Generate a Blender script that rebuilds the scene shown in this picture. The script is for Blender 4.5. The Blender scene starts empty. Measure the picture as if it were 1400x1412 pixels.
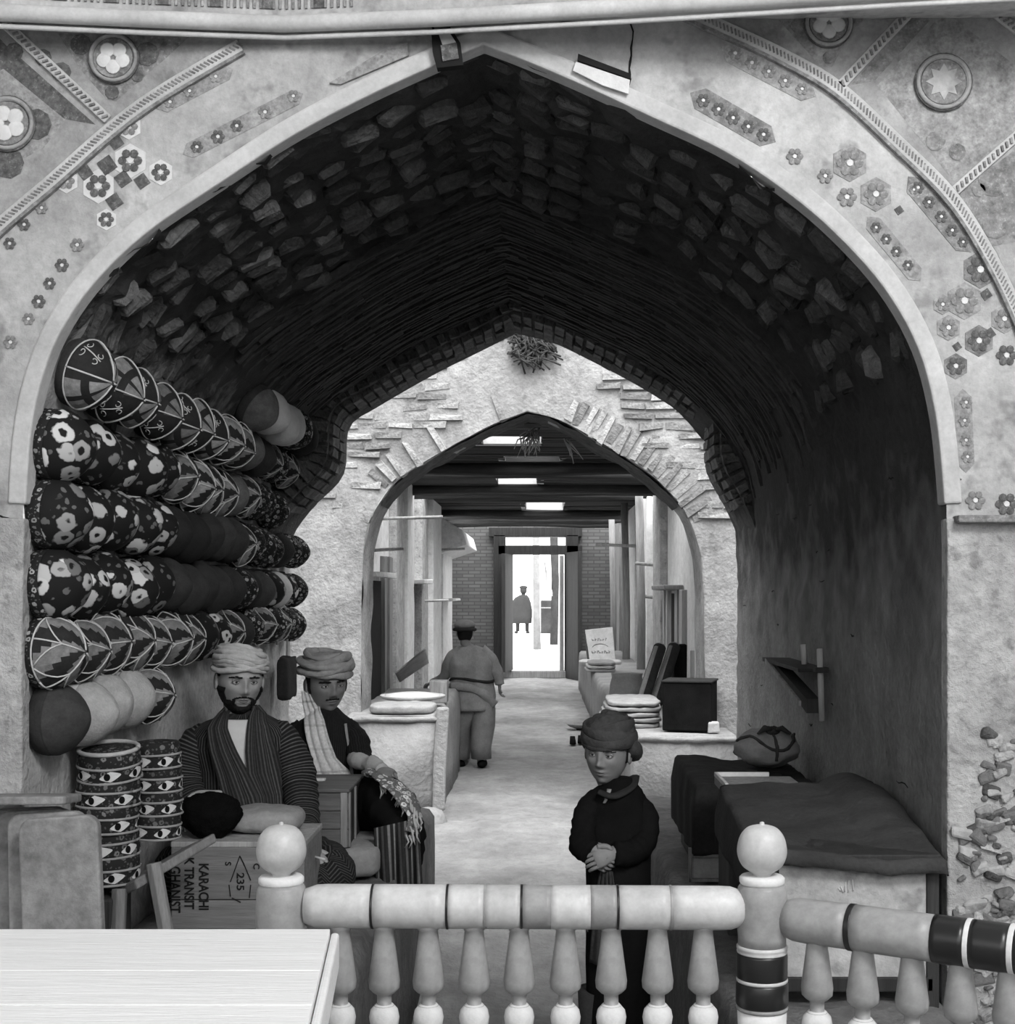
import bpy, bmesh, math, random
from mathutils import Vector, Matrix, Euler, noise

R = math.radians
PI = math.pi
scene = bpy.context.scene
COL = scene.collection
# ------------------------------------------------------------------ camera, light, exposure
F, VX, VY, H = 1900.0, 745.0, 815.0, 1.88      # focal length and vanishing point of a 1400 x 1412 frame, eye height
cam_data = bpy.data.cameras.new('camera')
cam = bpy.data.objects.new('camera', cam_data)
COL.objects.link(cam)
cam.location = (0, 0, H)
cam.rotation_euler = (R(90), 0, 0)
cam_data.sensor_fit = 'HORIZONTAL'
cam_data.sensor_width = 36
cam_data.lens = 36 * F / 1400
cam_data.shift_x = -(VX - 700) / 1400
cam_data.shift_y = (VY - 706) / 1400
cam_data.clip_end = 400
scene.camera = cam

world = bpy.data.worlds.new('sky')
scene.world = world
world.use_nodes = True
wb = world.node_tree.nodes['Background']
wb.inputs[0].default_value = (1, 1, 1, 1)
wb.inputs[1].default_value = 2.7

def sun_light(name, direction, strength, angle):
    d = bpy.data.lights.new(name, 'SUN')
    d.energy = strength
    d.angle = R(angle)
    o = bpy.data.objects.new(name, d)
    COL.objects.link(o)
    o.rotation_euler = Vector(direction).to_track_quat('-Z', 'Y').to_euler()
    o.location = (2, -4, 8)
    return o
sun_light('sun', (-0.10, 0.50, -0.86), 3.6, 45)
# area lamp added high behind the viewer for assumed daylight; no window is modelled
lamp_d = bpy.data.lights.new('assumed_key_light', 'AREA')
lamp_d.shape = 'RECTANGLE'
lamp_d.size, lamp_d.size_y = 1.1, 1.1
lamp_d.energy = 138
lamp = bpy.data.objects.new('assumed_key_light', lamp_d)
COL.objects.link(lamp)
lamp.location = (1.9, -0.2, 4.7)
lamp.rotation_euler = (Vector((-0.4, 4.8, 1.6)) - Vector(lamp.location)).to_track_quat('-Z', 'Y').to_euler()

scene.view_settings.view_transform = 'Standard'
scene.view_settings.look = 'None'
scene.view_settings.gamma = 1
scene.view_settings.use_curve_mapping = False
scene.view_settings.exposure = 0.3

rnd = random.Random(11)

def W(px, py, Y):
    """a point at depth Y seen at a pixel of the 1400 x 1412 photograph"""
    return Vector(((px - VX) * Y / F, Y, H - (py - VY) * Y / F))

# ------------------------------------------------------------------ materials
MATS = {}
def _nodes(m):
    m.use_nodes = True
    nt = m.node_tree
    return nt, nt.nodes, nt.links, nt.nodes['Principled BSDF']

def _coords(nt, which='Object'):
    return nt.nodes.new('ShaderNodeTexCoord').outputs[which]

def _noise(nt, vec, scale, detail=4, rough=0.6):
    n = nt.nodes.new('ShaderNodeTexNoise')
    n.inputs['Scale'].default_value = scale
    n.inputs['Detail'].default_value = detail
    n.inputs['Roughness'].default_value = rough
    nt.links.new(vec, n.inputs['Vector'])
    return n.outputs['Fac']

def _math(nt, op, a, b=None, c=None, clamp=False):
    n = nt.nodes.new('ShaderNodeMath')
    n.operation = op
    n.use_clamp = clamp
    for i, x in enumerate((a, b, c)):
        if x is None:
            continue
        if isinstance(x, (int, float)):
            n.inputs[i].default_value = x
        else:
            nt.links.new(x, n.inputs[i])
    return n.outputs[0]

def _range(nt, v, a, b, c, d):
    n = nt.nodes.new('ShaderNodeMapRange')
    n.inputs[1].default_value, n.inputs[2].default_value = a, b
    n.inputs[3].default_value, n.inputs[4].default_value = c, d
    nt.links.new(v, n.inputs[0])
    return n.outputs[0]

def _grey(nt, v, links_to):
    n = nt.nodes.new('ShaderNodeCombineColor')
    for i in range(3):
        nt.links.new(v, n.inputs[i])
    nt.links.new(n.outputs[0], links_to)

def _bump(nt, bs, h, strength, dist=0.01):
    n = nt.nodes.new('ShaderNodeBump')
    n.inputs['Strength'].default_value = strength
    n.inputs['Distance'].default_value = dist
    nt.links.new(h, n.inputs['Height'])
    nt.links.new(n.outputs[0], bs.inputs['Normal'])

def grey(name, v, var=0.25, scale=5, rough=0.85, bump=0.35, bscale=45, dist=0.01, rand=0.0, stretch=None, spots=0.0, spot_scale=14, spec=0.25):
    """a grey surface with blotches, grain and fine relief"""
    m = bpy.data.materials.new(name)
    nt, nodes, links, bs = _nodes(m)
    co = _coords(nt)
    if stretch:
        mp = nodes.new('ShaderNodeMapping')
        mp.inputs['Scale'].default_value = stretch
        links.new(co, mp.inputs[0])
        co = mp.outputs[0]
    a = _range(nt, _noise(nt, co, scale, 5, 0.65), 0.3, 0.7, 1 - var, 1 + var)
    b = _range(nt, _noise(nt, co, bscale, 3, 0.7), 0.25, 0.75, 1 - var * 0.55, 1 + var * 0.55)
    val = _math(nt, 'MULTIPLY', _math(nt, 'MULTIPLY', a, b), v)
    if spots:
        s = _range(nt, _noise(nt, co, spot_scale, 3, 0.6), 0.58, 0.68, 1, 1 - spots)
        val = _math(nt, 'MULTIPLY', val, s)
    if rand:
        oi = nodes.new('ShaderNodeObjectInfo')
        val = _math(nt, 'MULTIPLY', val, _range(nt, oi.outputs['Random'], 0, 1, 1 - rand, 1 + rand))
    _grey(nt, val, bs.inputs['Base Color'])
    bs.inputs['Roughness'].default_value = rough
    bs.inputs['Specular IOR Level'].default_value = spec
    if bump:
        h = _math(nt, 'ADD', _noise(nt, co, bscale, 4, 0.7), _noise(nt, co, bscale * 0.25, 3, 0.6))
        _bump(nt, bs, h, bump, dist)
    MATS[name] = m
    return m

def stripes(name, dark, light, period, width, axis, bump=0.2, rough=0.9, second=None):
    """cloth with woven stripes that follow the garment's own UV (metres)"""
    m = bpy.data.materials.new(name)
    nt, nodes, links, bs = _nodes(m)
    uv = _coords(nt, 'UV')
    sp = nodes.new('ShaderNodeSeparateXYZ')
    links.new(uv, sp.inputs[0])
    t = _math(nt, 'DIVIDE', sp.outputs[axis], period)
    fr = _math(nt, 'FRACT', t)
    k = _range(nt, _math(nt, 'ABSOLUTE', _math(nt, 'SUBTRACT', fr, 0.5)), width * 0.35, width * 0.65, 1, 0)
    cell = _math(nt, 'FLOOR', t)
    wn = nodes.new('ShaderNodeTexWhiteNoise')
    wn.noise_dimensions = '1D'
    links.new(cell, wn.inputs['W'])
    k = _math(nt, 'MULTIPLY', k, _range(nt, wn.outputs[0], 0, 1, 0.35, 1))
    grain = _range(nt, _noise(nt, _coords(nt), 90, 3), 0.2, 0.8, 0.75, 1.25)
    val = _math(nt, 'MULTIPLY', _math(nt, 'ADD', _math(nt, 'MULTIPLY', k, light - dark), dark), grain)
    _grey(nt, val, bs.inputs['Base Color'])
    bs.inputs['Roughness'].default_value = rough
    bs.inputs['Specular IOR Level'].default_value = 0.15
    _bump(nt, bs, _math(nt, 'ADD', _noise(nt, _coords(nt), 60, 3), k), bump, 0.004)
    MATS[name] = m
    return m

def floral(name, dark, mid, light, scale, thr=0.33, ring=0.0):
    """velvet embroidered with round flowers"""
    m = bpy.data.materials.new(name)
    nt, nodes, links, bs = _nodes(m)
    co = _coords(nt)
    oi = nodes.new('ShaderNodeObjectInfo')
    off = nodes.new('ShaderNodeVectorMath')
    off.operation = 'ADD'
    links.new(co, off.inputs[0])
    links.new(_math(nt, 'MULTIPLY', oi.outputs['Random'], 7.0), off.inputs[1])
    co = off.outputs[0]
    def vor(s, out='Distance', feat='F1'):
        v = nodes.new('ShaderNodeTexVoronoi')
        v.feature = feat
        v.inputs['Scale'].default_value = s
        links.new(wv, v.inputs['Vector'])
        return v.outputs[out]
    wob = nodes.new('ShaderNodeTexNoise')
    wob.inputs['Scale'].default_value = scale * 2.6
    links.new(co, wob.inputs['Vector'])
    mixv = nodes.new('ShaderNodeVectorMath')
    mixv.operation = 'MULTIPLY_ADD'
    links.new(wob.outputs['Color'], mixv.inputs[0])
    mixv.inputs[1].default_value = (0.35 / scale,) * 3
    links.new(co, mixv.inputs[2])
    wv = mixv.outputs[0]
    d = vor(scale)
    col = nodes.new('ShaderNodeSeparateColor')
    links.new(vor(scale, 'Color'), col.inputs[0])
    flower = _range(nt, d, thr - 0.05, thr, 1, 0)
    core = _range(nt, d, thr * 0.30, thr * 0.42, 0, 1)
    leaf = _range(nt, vor(scale * 2.1), 0.26, 0.31, 1, 0)
    tone = _range(nt, col.outputs[0], 0, 1, mid, light)
    fl = _math(nt, 'MULTIPLY', _math(nt, 'MULTIPLY', flower, core), tone)
    lf = _math(nt, 'MULTIPLY', _math(nt, 'MULTIPLY', leaf, _range(nt, d, thr + 0.02, thr + 0.10, 0, 1)), mid)
    val = _math(nt, 'ADD', _math(nt, 'MAXIMUM', fl, lf), dark)
    _grey(nt, val, bs.inputs['Base Color'])
    bs.inputs['Roughness'].default_value = 0.8
    bs.inputs['Specular IOR Level'].default_value = 0.2
    _bump(nt, bs, val, 0.4, 0.006)
    MATS[name] = m
    return m

def planks_mat(name, v, var=0.3, axis=0, rough=0.7, rand=0.15, spec=0.3):
    """wood with grain along one axis"""
    st = [26, 26, 26]
    st[axis] = 2.2
    return grey(name, v, var, 1.0, rough, 0.35, 5.0, 0.006, rand, tuple(st), spec=spec)

grey('painted_plaster', 0.43, 0.30, 4.0, 0.9, 0.5, 40, 0.008, spots=0.34, spot_scale=9)
grey('trim_plaster', 0.52, 0.18, 6, 0.9, 0.2, 70, 0.004)
grey('rough_plaster', 0.42, 0.30, 5, 0.95, 0.7, 30, 0.02, spots=0.35, spot_scale=18)
grey('soot_plain', 0.060, 0.40, 2.2, 0.95, 0.6, 35, 0.02)
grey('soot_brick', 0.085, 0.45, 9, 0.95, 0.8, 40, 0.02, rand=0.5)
grey('ring_brick', 0.055, 0.45, 7, 0.9, 0.7, 50, 0.01, stretch=(1, 1, 1))
grey('rib_brick', 0.12, 0.40, 8, 0.95, 0.8, 40, 0.02, rand=0.4)
grey('mud_plaster', 0.30, 0.36, 2.5, 0.95, 0.6, 26, 0.02, spots=0.22, spot_scale=9)
grey('mud_brick', 0.27, 0.34, 7, 0.95, 0.7, 30, 0.02, rand=0.35)
grey('bench_mud', 0.31, 0.2, 2.5, 0.95, 0.6, 22, 0.02, spots=0.12, spot_scale=12)
grey('dark_mud', 0.16, 0.3, 3, 0.95, 0.6, 24, 0.02)
grey('earth_floor', 0.30, 0.30, 1.4, 0.97, 0.9, 9, 0.04, stretch=(1, 0.7, 1))
grey('hall_floor', 0.22, 0.2, 2, 0.9, 0.5, 20, 0.02)
grey('paint_dark', 0.11, 0.55, 40, 0.85, 0.25, 90, spots=-0.9, spot_scale=110)
grey('paint_mid', 0.22, 0.45, 36, 0.9, 0.25, 90, spots=-0.5, spot_scale=100)
grey('paint_faint', 0.30, 0.34, 20, 0.9, 0.25, 80, spots=0.25, spot_scale=50)
grey('spandrel', 0.33, 0.30, 7, 0.9, 0.35, 60, 0.006, spots=0.25, spot_scale=16)
grey('paint_pale', 0.66, 0.12, 14, 0.9, 0.15, 60)
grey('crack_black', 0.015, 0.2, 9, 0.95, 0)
grey('lacquer_pale', 0.52, 0.22, 7, 0.42, 0.12, 50, 0.003, spec=0.45, stretch=(1, 1, 1))
grey('lacquer_grey', 0.30, 0.25, 9, 0.42, 0.12, 50, 0.003, spec=0.45)
grey('lacquer_black', 0.012, 0.25, 9, 0.35, 0.08, 50, 0.003, spec=0.5)
planks_mat('white_boards', 0.78, 0.05, 0, 0.7, 0.04)
grey('lane_white', 0.74, 0.12, 5, 0.95, 0.4, 20, 0.01, spots=0.15, spot_scale=9)
planks_mat('wood_pale', 0.42, 0.25, 2)
planks_mat('wood_grey', 0.24, 0.3, 2)
planks_mat('wood_chest', 0.13, 0.3, 0)
planks_mat('wood_crate', 0.22, 0.25, 0)
planks_mat('wood_dark', 0.035, 0.35, 2)
planks_mat('beam_dark', 0.045, 0.35, 0, 0.9)
grey('white_cloth', 0.66, 0.1, 6, 0.95, 0.3, 60, 0.004)
grey('white_shirt', 0.62, 0.06, 6, 0.95, 0.2, 60, 0.003)
grey('grey_cloth', 0.30, 0.2, 6, 0.95, 0.4, 60, 0.006)
grey('pale_cloth', 0.46, 0.18, 6, 0.95, 0.4, 60, 0.006)
grey('dark_cloth', 0.030, 0.3, 5, 0.95, 0.4, 70, 0.005, spec=0.1)
grey('slate_cloth', 0.055, 0.28, 4, 0.95, 0.5, 70, 0.006, spec=0.1)
grey('black_cloth', 0.010, 0.3, 6, 1.0, 0.3, 80, 0.004, spec=0.05)
grey('black_wool', 0.006, 0.3, 30, 1.0, 0.8, 90, 0.01, spec=0.05)
grey('skin_tan', 0.34, 0.10, 18, 0.55, 0.12, 120, 0.002, spec=0.4)
grey('skin_brown', 0.20, 0.10, 18, 0.55, 0.12, 120, 0.002, spec=0.4)
grey('skin_boy', 0.25, 0.08, 18, 0.6, 0.10, 120, 0.002, spec=0.35)
grey('lip', 0.15, 0.1, 18, 0.6, 0.1, 120, 0.002)
grey('hair_black', 0.010, 0.3, 60, 0.8, 0.7, 160, 0.004, spec=0.2)
grey('eye_white', 0.42, 0.05, 30, 0.3, 0)
grey('eye_dark', 0.010, 0.05, 30, 0.2, 0, spec=0.5)
grey('turban_pale', 0.50, 0.16, 26, 0.95, 0.5, 70, 0.005)
grey('turban_grey', 0.30, 0.2, 22, 0.95, 0.5, 70, 0.005)
grey('turban_dark', 0.060, 0.3, 18, 0.95, 0.6, 80, 0.006)
grey('jacket_grey', 0.27, 0.22, 6, 0.95, 0.4, 60, 0.006)
grey('trouser_grey', 0.22, 0.2, 6, 0.95, 0.4, 60, 0.006)
grey('far_grey', 0.045, 0.1, 6, 0.95, 0)
grey('cap_plain', 0.035, 0.3, 20, 0.9, 0.4, 120, 0.003, rand=0.5)
grey('cap_brown', 0.12, 0.3, 22, 0.8, 0.3, 120, 0.003)
grey('cap_white', 0.60, 0.08, 22, 0.95, 0.5, 120, 0.004)
grey('cap_felt', 0.45, 0.16, 40, 0.95, 0.8, 150, 0.004)
grey('cap_velvet', 0.020, 0.3, 20, 0.8, 0.3, 90, 0.003)
grey('cap_patch', 0.20, 0.35, 30, 0.8, 0.3, 90, 0.003, rand=0.3)
grey('cap_cord', 0.55, 0.15, 30, 0.8, 0.2, 90, 0.003)
floral('cap_floral', 0.012, 0.11, 0.70, 14, 0.44)
floral('cap_fine', 0.012, 0.08, 0.42, 34, 0.40)
floral('cap_band', 0.016, 0.10, 0.42, 44, 0.36)
floral('drum_band', 0.020, 0.07, 0.20, 40, 0.36)
floral('shawl_embroidery', 0.16, 0.30, 0.75, 34, 0.44)
stripes('robe_sleeve', 0.014, 0.12, 0.0135, 0.34, 1)
stripes('robe_body', 0.014, 0.10, 0.015, 0.34, 0)
stripes('robe_lapel', 0.026, 0.10, 0.011, 0.40, 0)
stripes('scarf_check', 0.62, 0.36, 0.085, 0.10, 1)
stripes('striped_cloth', 0.030, 0.26, 0.045, 0.40, 0)
stripes('pin_stripe', 0.010, 0.024, 0.012, 0.4, 0)
stripes('rug_edges', 0.42, 0.18, 0.022, 0.30, 1)

def sooty(name, low, high, z0, z1, bscale=36, dist=0.014):
    """plaster that years of smoke have blackened above a ragged height"""
    m = bpy.data.materials.new(name)
    nt, nodes, links, bs = _nodes(m)
    co = _coords(nt)
    sp = nodes.new('ShaderNodeSeparateXYZ')
    links.new(co, sp.inputs[0])
    zz = _math(nt, 'ADD', sp.outputs[2], _range(nt, _noise(nt, co, 4.5, 5, 0.7), 0.3, 0.7, -0.28, 0.28))
    k = _range(nt, zz, z0, z1, 0, 1)
    a = _range(nt, _noise(nt, co, 3, 5, 0.65), 0.3, 0.7, 0.74, 1.26)
    b = _range(nt, _noise(nt, co, bscale, 3, 0.7), 0.25, 0.75, 0.78, 1.22)
    base = _math(nt, 'ADD', _math(nt, 'MULTIPLY', k, high - low), low)
    _grey(nt, _math(nt, 'MULTIPLY', _math(nt, 'MULTIPLY', a, b), base), bs.inputs['Base Color'])
    bs.inputs['Roughness'].default_value = 0.95
    bs.inputs['Specular IOR Level'].default_value = 0.2
    _bump(nt, bs, _math(nt, 'ADD', _noise(nt, co, bscale, 4, 0.7), _noise(nt, co, 9, 3, 0.6)), 0.6, dist)
    MATS[name] = m
sooty('vault_wall_plaster', 0.27, 0.055, 1.65, 2.25)
sooty('shop_wall_plaster', 0.42, 0.055, 2.35, 2.70)
sooty('soot', 0.055, 0.050, 2.0, 2.8)

# ------------------------------------------------------------------ mesh building
class MB:
    def __init__(self):
        self.v, self.f, self.mi, self.sm, self.uv = [], [], [], [], []
    def add(self, verts, faces, mat=0, smooth=False, uvs=None):
        o = len(self.v)
        self.v.extend([tuple(p) for p in verts])
        for k, f in enumerate(faces):
            self.f.append(tuple(i + o for i in f))
            self.mi.append(mat)
            self.sm.append(smooth)
            self.uv.append([uvs[i] for i in f] if (uvs and not isinstance(uvs[0], list)) else (uvs[k] if uvs else None))
        return self
    def box(self, c, s, rot=None, mat=0, taper=1.0, jit=0.0, rg=None):
        c = Vector(c)
        q = []
        for z in (-1, 1):
            t = taper if z > 0 else 1.0
            for x, y in ((-1, -1), (1, -1), (1, 1), (-1, 1)):
                p = Vector((x * s[0] / 2 * t, y * s[1] / 2 * t, z * s[2] / 2))
                if jit:
                    g = rg or rnd
                    p += Vector((g.uniform(-jit, jit), g.uniform(-jit, jit), g.uniform(-jit, jit)))
                if rot is not None:
                    p = rot @ p
                q.append(c + p)
        return self.add(q, [(3, 2, 1, 0), (4, 5, 6, 7), (0, 1, 5, 4), (1, 2, 6, 5), (2, 3, 7, 6), (3, 0, 4, 7)], mat)
    def prism(self, poly, vec, mat=0, smooth=False):
        n = len(poly)
        vec = Vector(vec)
        a = [Vector(p) for p in poly]
        b = [p + vec for p in a]
        self.add(a + b, [tuple(range(n - 1, -1, -1)), tuple(range(n, 2 * n))] + [(i, (i + 1) % n, n + (i + 1) % n, n + i) for i in range(n)], mat, smooth)
        return self
    def loft(self, rings, mat=0, smooth=True, cap=True, closed=True, uvs=None):
        n = len(rings[0])
        vs = [p for r in rings for p in r]
        fs, fu = [], []
        for i in range(len(rings) - 1):
            for j in range(n if closed else n - 1):
                k = (j + 1) % n
                fs.append((i * n + j, i * n + k, (i + 1) * n + k, (i + 1) * n + j))
                if uvs:
                    a, b = uvs[i], uvs[i + 1]
                    fu.append([a[j], a[j + 1], b[j + 1], b[j]])
        if cap and closed:
            fs.append(tuple(range(n - 1, -1, -1)))
            fs.append(tuple((len(rings) - 1) * n + j for j in range(n)))
            if uvs:
                fu.append([(0, 0)] * n)
                fu.append([(0, 0)] * n)
        self.add(vs, fs, mat, smooth, fu if uvs else None)
        return self
    def tube(self, pts, r, n=10, mat=0, smooth=True, cap=True, squash=None, uv=False, wob=0.0, wfreq=10, up=None, seed=0):
        pts = [Vector(p) for p in pts]
        m = len(pts)
        rs = r if isinstance(r, (list, tuple)) else [r] * m
        rings, uvs, L = [], [], 0
        ref = Vector(up) if up else None
        for i, p in enumerate(pts):
            d = (pts[min(i + 1, m - 1)] - pts[max(i - 1, 0)])
            d = d.normalized() if d.length > 1e-9 else Vector((0, 0, 1))
            if ref is None:
                ref = Vector((0, 0, 1)) if abs(d.z) < 0.9 else Vector((0, 1, 0))
            a = ref - d * ref.dot(d)
            if a.length < 1e-5:
                a = d.orthogonal()
            a.normalize()
            if not up:
                ref = a
            b = d.cross(a)
            if i:
                L += (p - pts[i - 1]).length
            ring, ru = [], []
            rr = rs[i]
            ra, rb = (rr if isinstance(rr, (tuple, list)) else (rr, rr * (squash or 1.0)))
            for j in range(n):
                t = 2 * PI * j / n
                q = p + a * (math.cos(t) * ra) + b * (math.sin(t) * rb)
                if wob:
                    k = noise.noise(q * wfreq + Vector((seed, 0, 0)))
                    q += (q - p).normalized() * k * wob
                ring.append(q)
            for j in range(n + 1):
                ru.append((2 * PI * j / n * max(ra, rb), L))
            rings.append(ring)
            uvs.append(ru)
        return self.loft(rings, mat, smooth, cap, True, uvs if uv else None)
    def lathe(self, prof, n=24, M=None, mat=0, smooth=True, cap=True):
        M = M or Matrix.Identity(4)
        rings = [[M @ Vector((r * math.cos(2 * PI * j / n), r * math.sin(2 * PI * j / n), z)) for j in range(n)] for r, z in prof]
        return self.loft(rings, mat, smooth, cap)
    def grid(self, fn, nu, nv, mat=0, smooth=True, uvfn=None):
        vs, uv = [], []
        for i in range(nu + 1):
            for j in range(nv + 1):
                vs.append(fn(i / nu, j / nv))
                if uvfn:
                    uv.append(uvfn(i / nu, j / nv))
        fs = [(i * (nv + 1) + j, (i + 1) * (nv + 1) + j, (i + 1) * (nv + 1) + j + 1, i * (nv + 1) + j + 1) for i in range(nu) for j in range(nv)]
        return self.add(vs, fs, mat, smooth, uv if uvfn else None)
    def ball(self, c, r, nu=16, nv=10, mat=0, fn=None):
        c = Vector(c)
        r = r if isinstance(r, (tuple, list)) else (r, r, r)
        rings = []
        for i in range(nv + 1):
            ph = -PI / 2 + PI * i / nv
            ph = max(-PI / 2 + 0.02, min(PI / 2 - 0.02, ph))
            ring = []
            for j in range(nu):
                t = 2 * PI * j / nu
                d = Vector((math.cos(t) * math.cos(ph), math.sin(t) * math.cos(ph), math.sin(ph)))
                p = Vector((d.x * r[0], d.y * r[1], d.z * r[2]))
                if fn:
                    p = fn(p, d)
                ring.append(c + p)
            rings.append(ring)
        return self.loft(rings, mat, True, True)
    def mesh(self, name):
        me = bpy.data.meshes.new(name)
        me.from_pydata(self.v, [], self.f)
        me.polygons.foreach_set('material_index', self.mi)
        me.polygons.foreach_set('use_smooth', self.sm)
        if any(u is not None for u in self.uv):
            ul = me.uv_layers.new(name='UVMap')
            flat = []
            for f, u in zip(self.f, self.uv):
                for k in range(len(f)):
                    flat.extend(u[k] if u else (0, 0))
            ul.data.foreach_set('uv', flat)
        me.validate()
        bm = bmesh.new()
        bm.from_mesh(me)
        bmesh.ops.recalc_face_normals(bm, faces=bm.faces)
        bm.to_mesh(me)
        bm.free()
        me.update()
        return me
    def build(self, name, mats, parent=None, bevel=0.0, solid=0.0, loc=None, segs=2, sub=0):
        me = self.mesh(name)
        if isinstance(mats, str):
            mats = [mats]
        for m in mats:
            me.materials.append(MATS[m])
        o = bpy.data.objects.new(name, me)
        COL.objects.link(o)
        if loc is not None:
            o.location = loc
        if solid:
            s = o.modifiers.new('thickness', 'SOLIDIFY')
            s.thickness = solid
            s.offset = 0
        if bevel:
            b = o.modifiers.new('bevel', 'BEVEL')
            b.width = bevel
            b.segments = segs
            b.limit_method = 'ANGLE'
            b.angle_limit = R(40)
        if sub:
            s = o.modifiers.new('subdivision', 'SUBSURF')
            s.levels = s.render_levels = sub
        if parent is not None:
            o.parent = parent
            pl = parent.matrix_basis
            if loc is None:
                o.matrix_parent_inverse = world_of(parent).inverted()
        return o

def world_of(o):
    m = o.matrix_basis.copy()
    if o.parent:
        m = world_of(o.parent) @ o.matrix_parent_inverse @ m
    return m

def tag(o, label, cat, group=None, kind=None):
    o['label'] = label
    o['category'] = cat
    if group:
        o['group'] = group
    if kind:
        o['kind'] = kind
    return o

def thing(name, label, cat, loc=(0, 0, 0), group=None, rotz=0.0):
    o = bpy.data.objects.new(name, None)
    COL.objects.link(o)
    o.empty_display_size = 0.05
    o.location = loc
    o.rotation_euler = (0, 0, rotz)
    return tag(o, label, cat, group)

def struct(o, label=None, cat=None):
    o['kind'] = 'structure'
    if label:
        tag(o, label, cat or 'wall')
    return o

def put(me, name, parent, M=None, mat=None):
    """link one more object that shares a mesh"""
    o = bpy.data.objects.new(name, me)
    COL.objects.link(o)
    if parent is not None:
        o.parent = parent
        o.matrix_parent_inverse = world_of(parent).inverted()
    if M is not None:
        o.matrix_basis = M
    return o

def frame(origin, xa, ya, za):
    m = Matrix((xa, ya, za)).transposed().to_4x4()
    m.translation = origin
    return m

def text_mesh(name, s, size, M, mat, parent, extrude=0.0008, bold=0.02):
    cu = bpy.data.curves.new(name, 'FONT')
    cu.body = s
    cu.size = size
    cu.extrude = extrude
    cu.offset = size * bold
    cu.align_x = 'LEFT'
    tmp = bpy.data.objects.new(name, cu)
    COL.objects.link(tmp)
    dg = bpy.context.evaluated_depsgraph_get()
    me = bpy.data.meshes.new_from_object(tmp.evaluated_get(dg))
    COL.objects.unlink(tmp)
    bpy.data.objects.remove(tmp)
    me.transform(M)
    me.materials.clear()
    me.materials.append(MATS[mat])
    o = bpy.data.objects.new(name, me)
    COL.objects.link(o)
    o.parent = parent
    o.matrix_parent_inverse = world_of(parent).inverted()
    return o

def catmull(pts, n):
    """smooth resampling of a polyline"""
    pts = [Vector(p) for p in pts]
    out = []
    m = len(pts)
    for i in range(m - 1):
        p0, p1, p2, p3 = pts[max(i - 1, 0)], pts[i], pts[i + 1], pts[min(i + 2, m - 1)]
        for k in range(n):
            t = k / n
            out.append(0.5 * ((2 * p1) + (p2 - p0) * t + (2 * p0 - 5 * p1 + 4 * p2 - p3) * t * t + (3 * p1 - p0 - 3 * p2 + p3) * t ** 3))
    out.append(pts[-1])
    return out

def fn(p, s=1.0, seed=0.0):
    return noise.noise(Vector(p) * s + Vector((seed, seed * 0.7, -seed)))

# ------------------------------------------------------------------ the setting: front arch, vault, floor
Y1, YR, Y2, Y3, Y4, YE = 3.8, 7.2, 7.9, 11.6, 12.3, 30.0
LEFT_PX = [(28, 1755), (28, 1300), (28, 1000), (28, 850), (32, 700), (40, 590), (58, 510), (85, 448), (130, 385), (200, 318), (300, 250), (400, 185), (500, 132), (600, 86), (667, 58)]
RIGHT_PX = [(667, 58), (720, 78), (800, 112), (900, 158), (1000, 205), (1080, 257), (1150, 315), (1220, 392), (1268, 475), (1292, 560), (1303, 650), (1308, 740), (1308, 850), (1308, 1000), (1308, 1300), (1308, 1755)]

def resample(pts, step):
    out = [pts[0]]
    acc = 0.0
    for a, b in zip(pts, pts[1:]):
        L = (b - a).length
        while acc + L >= step:
            a = a + (b - a) * ((step - acc) / L)
            L = (b - a).length
            acc = 0.0
            out.append(a.copy())
        acc += L
    return out

def arch_xz(left, right, Y, step):
    l = catmull([W(x, y, Y) for x, y in left], 8)
    r = catmull([W(x, y, Y) for x, y in right], 8)
    a = resample(l, step)
    b = resample(list(reversed(r)), step)
    a.append(l[-1])
    return a + list(reversed(b))

def normals2d(pts):
    """inward normals (towards the arch's inside) in the XZ plane"""
    ns = []
    for i, p in enumerate(pts):
        d = pts[min(i + 1, len(pts) - 1)] - pts[max(i - 1, 0)]
        ns.append(Vector((d.z, 0, -d.x)).normalized())
    return ns

PROF = arch_xz(LEFT_PX, RIGHT_PX, Y1, 0.04)
PN = normals2d(PROF)

def wall_with_arch(prof, Y, rect, rows, wob=0.003, ws=3.0):
    x0, x1, z1 = rect
    mb = MB()
    rings = []
    for p in prof:
        c = Vector((-0.1, 0, min(p.z, 1.9)))
        d = Vector((p.x - c.x, 0, p.z - c.z)).normalized()
        ts = []
        if d.x > 1e-6: ts.append((x1 - p.x) / d.x)
        if d.x < -1e-6: ts.append((x0 - p.x) / d.x)
        if d.z > 1e-6: ts.append((z1 - p.z) / d.z)
        t = max(0.05, min(ts))
        ring = []
        for k in range(rows + 1):
            q = Vector((p.x, Y, p.z)) + d * t * (k / rows) ** 1.5
            q.y += wob * fn(q, ws, 3) * 1.6
            ring.append(q)
        rings.append(ring)
    mb.loft(rings, 0, True, False, closed=False)
    return mb

# front wall -----------------------------------------------------------------
wall_front = wall_with_arch(PROF, Y1, (-2.7, 2.5, 4.7), 14, 0.0003).build('wall_front', 'painted_plaster')
struct(wall_front, 'pale painted plaster wall around the big pointed front arch', 'wall')

def ribbon(curve, widths, normal_fn, depth0, depth1, mat_name, name, parent):
    pass

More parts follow.
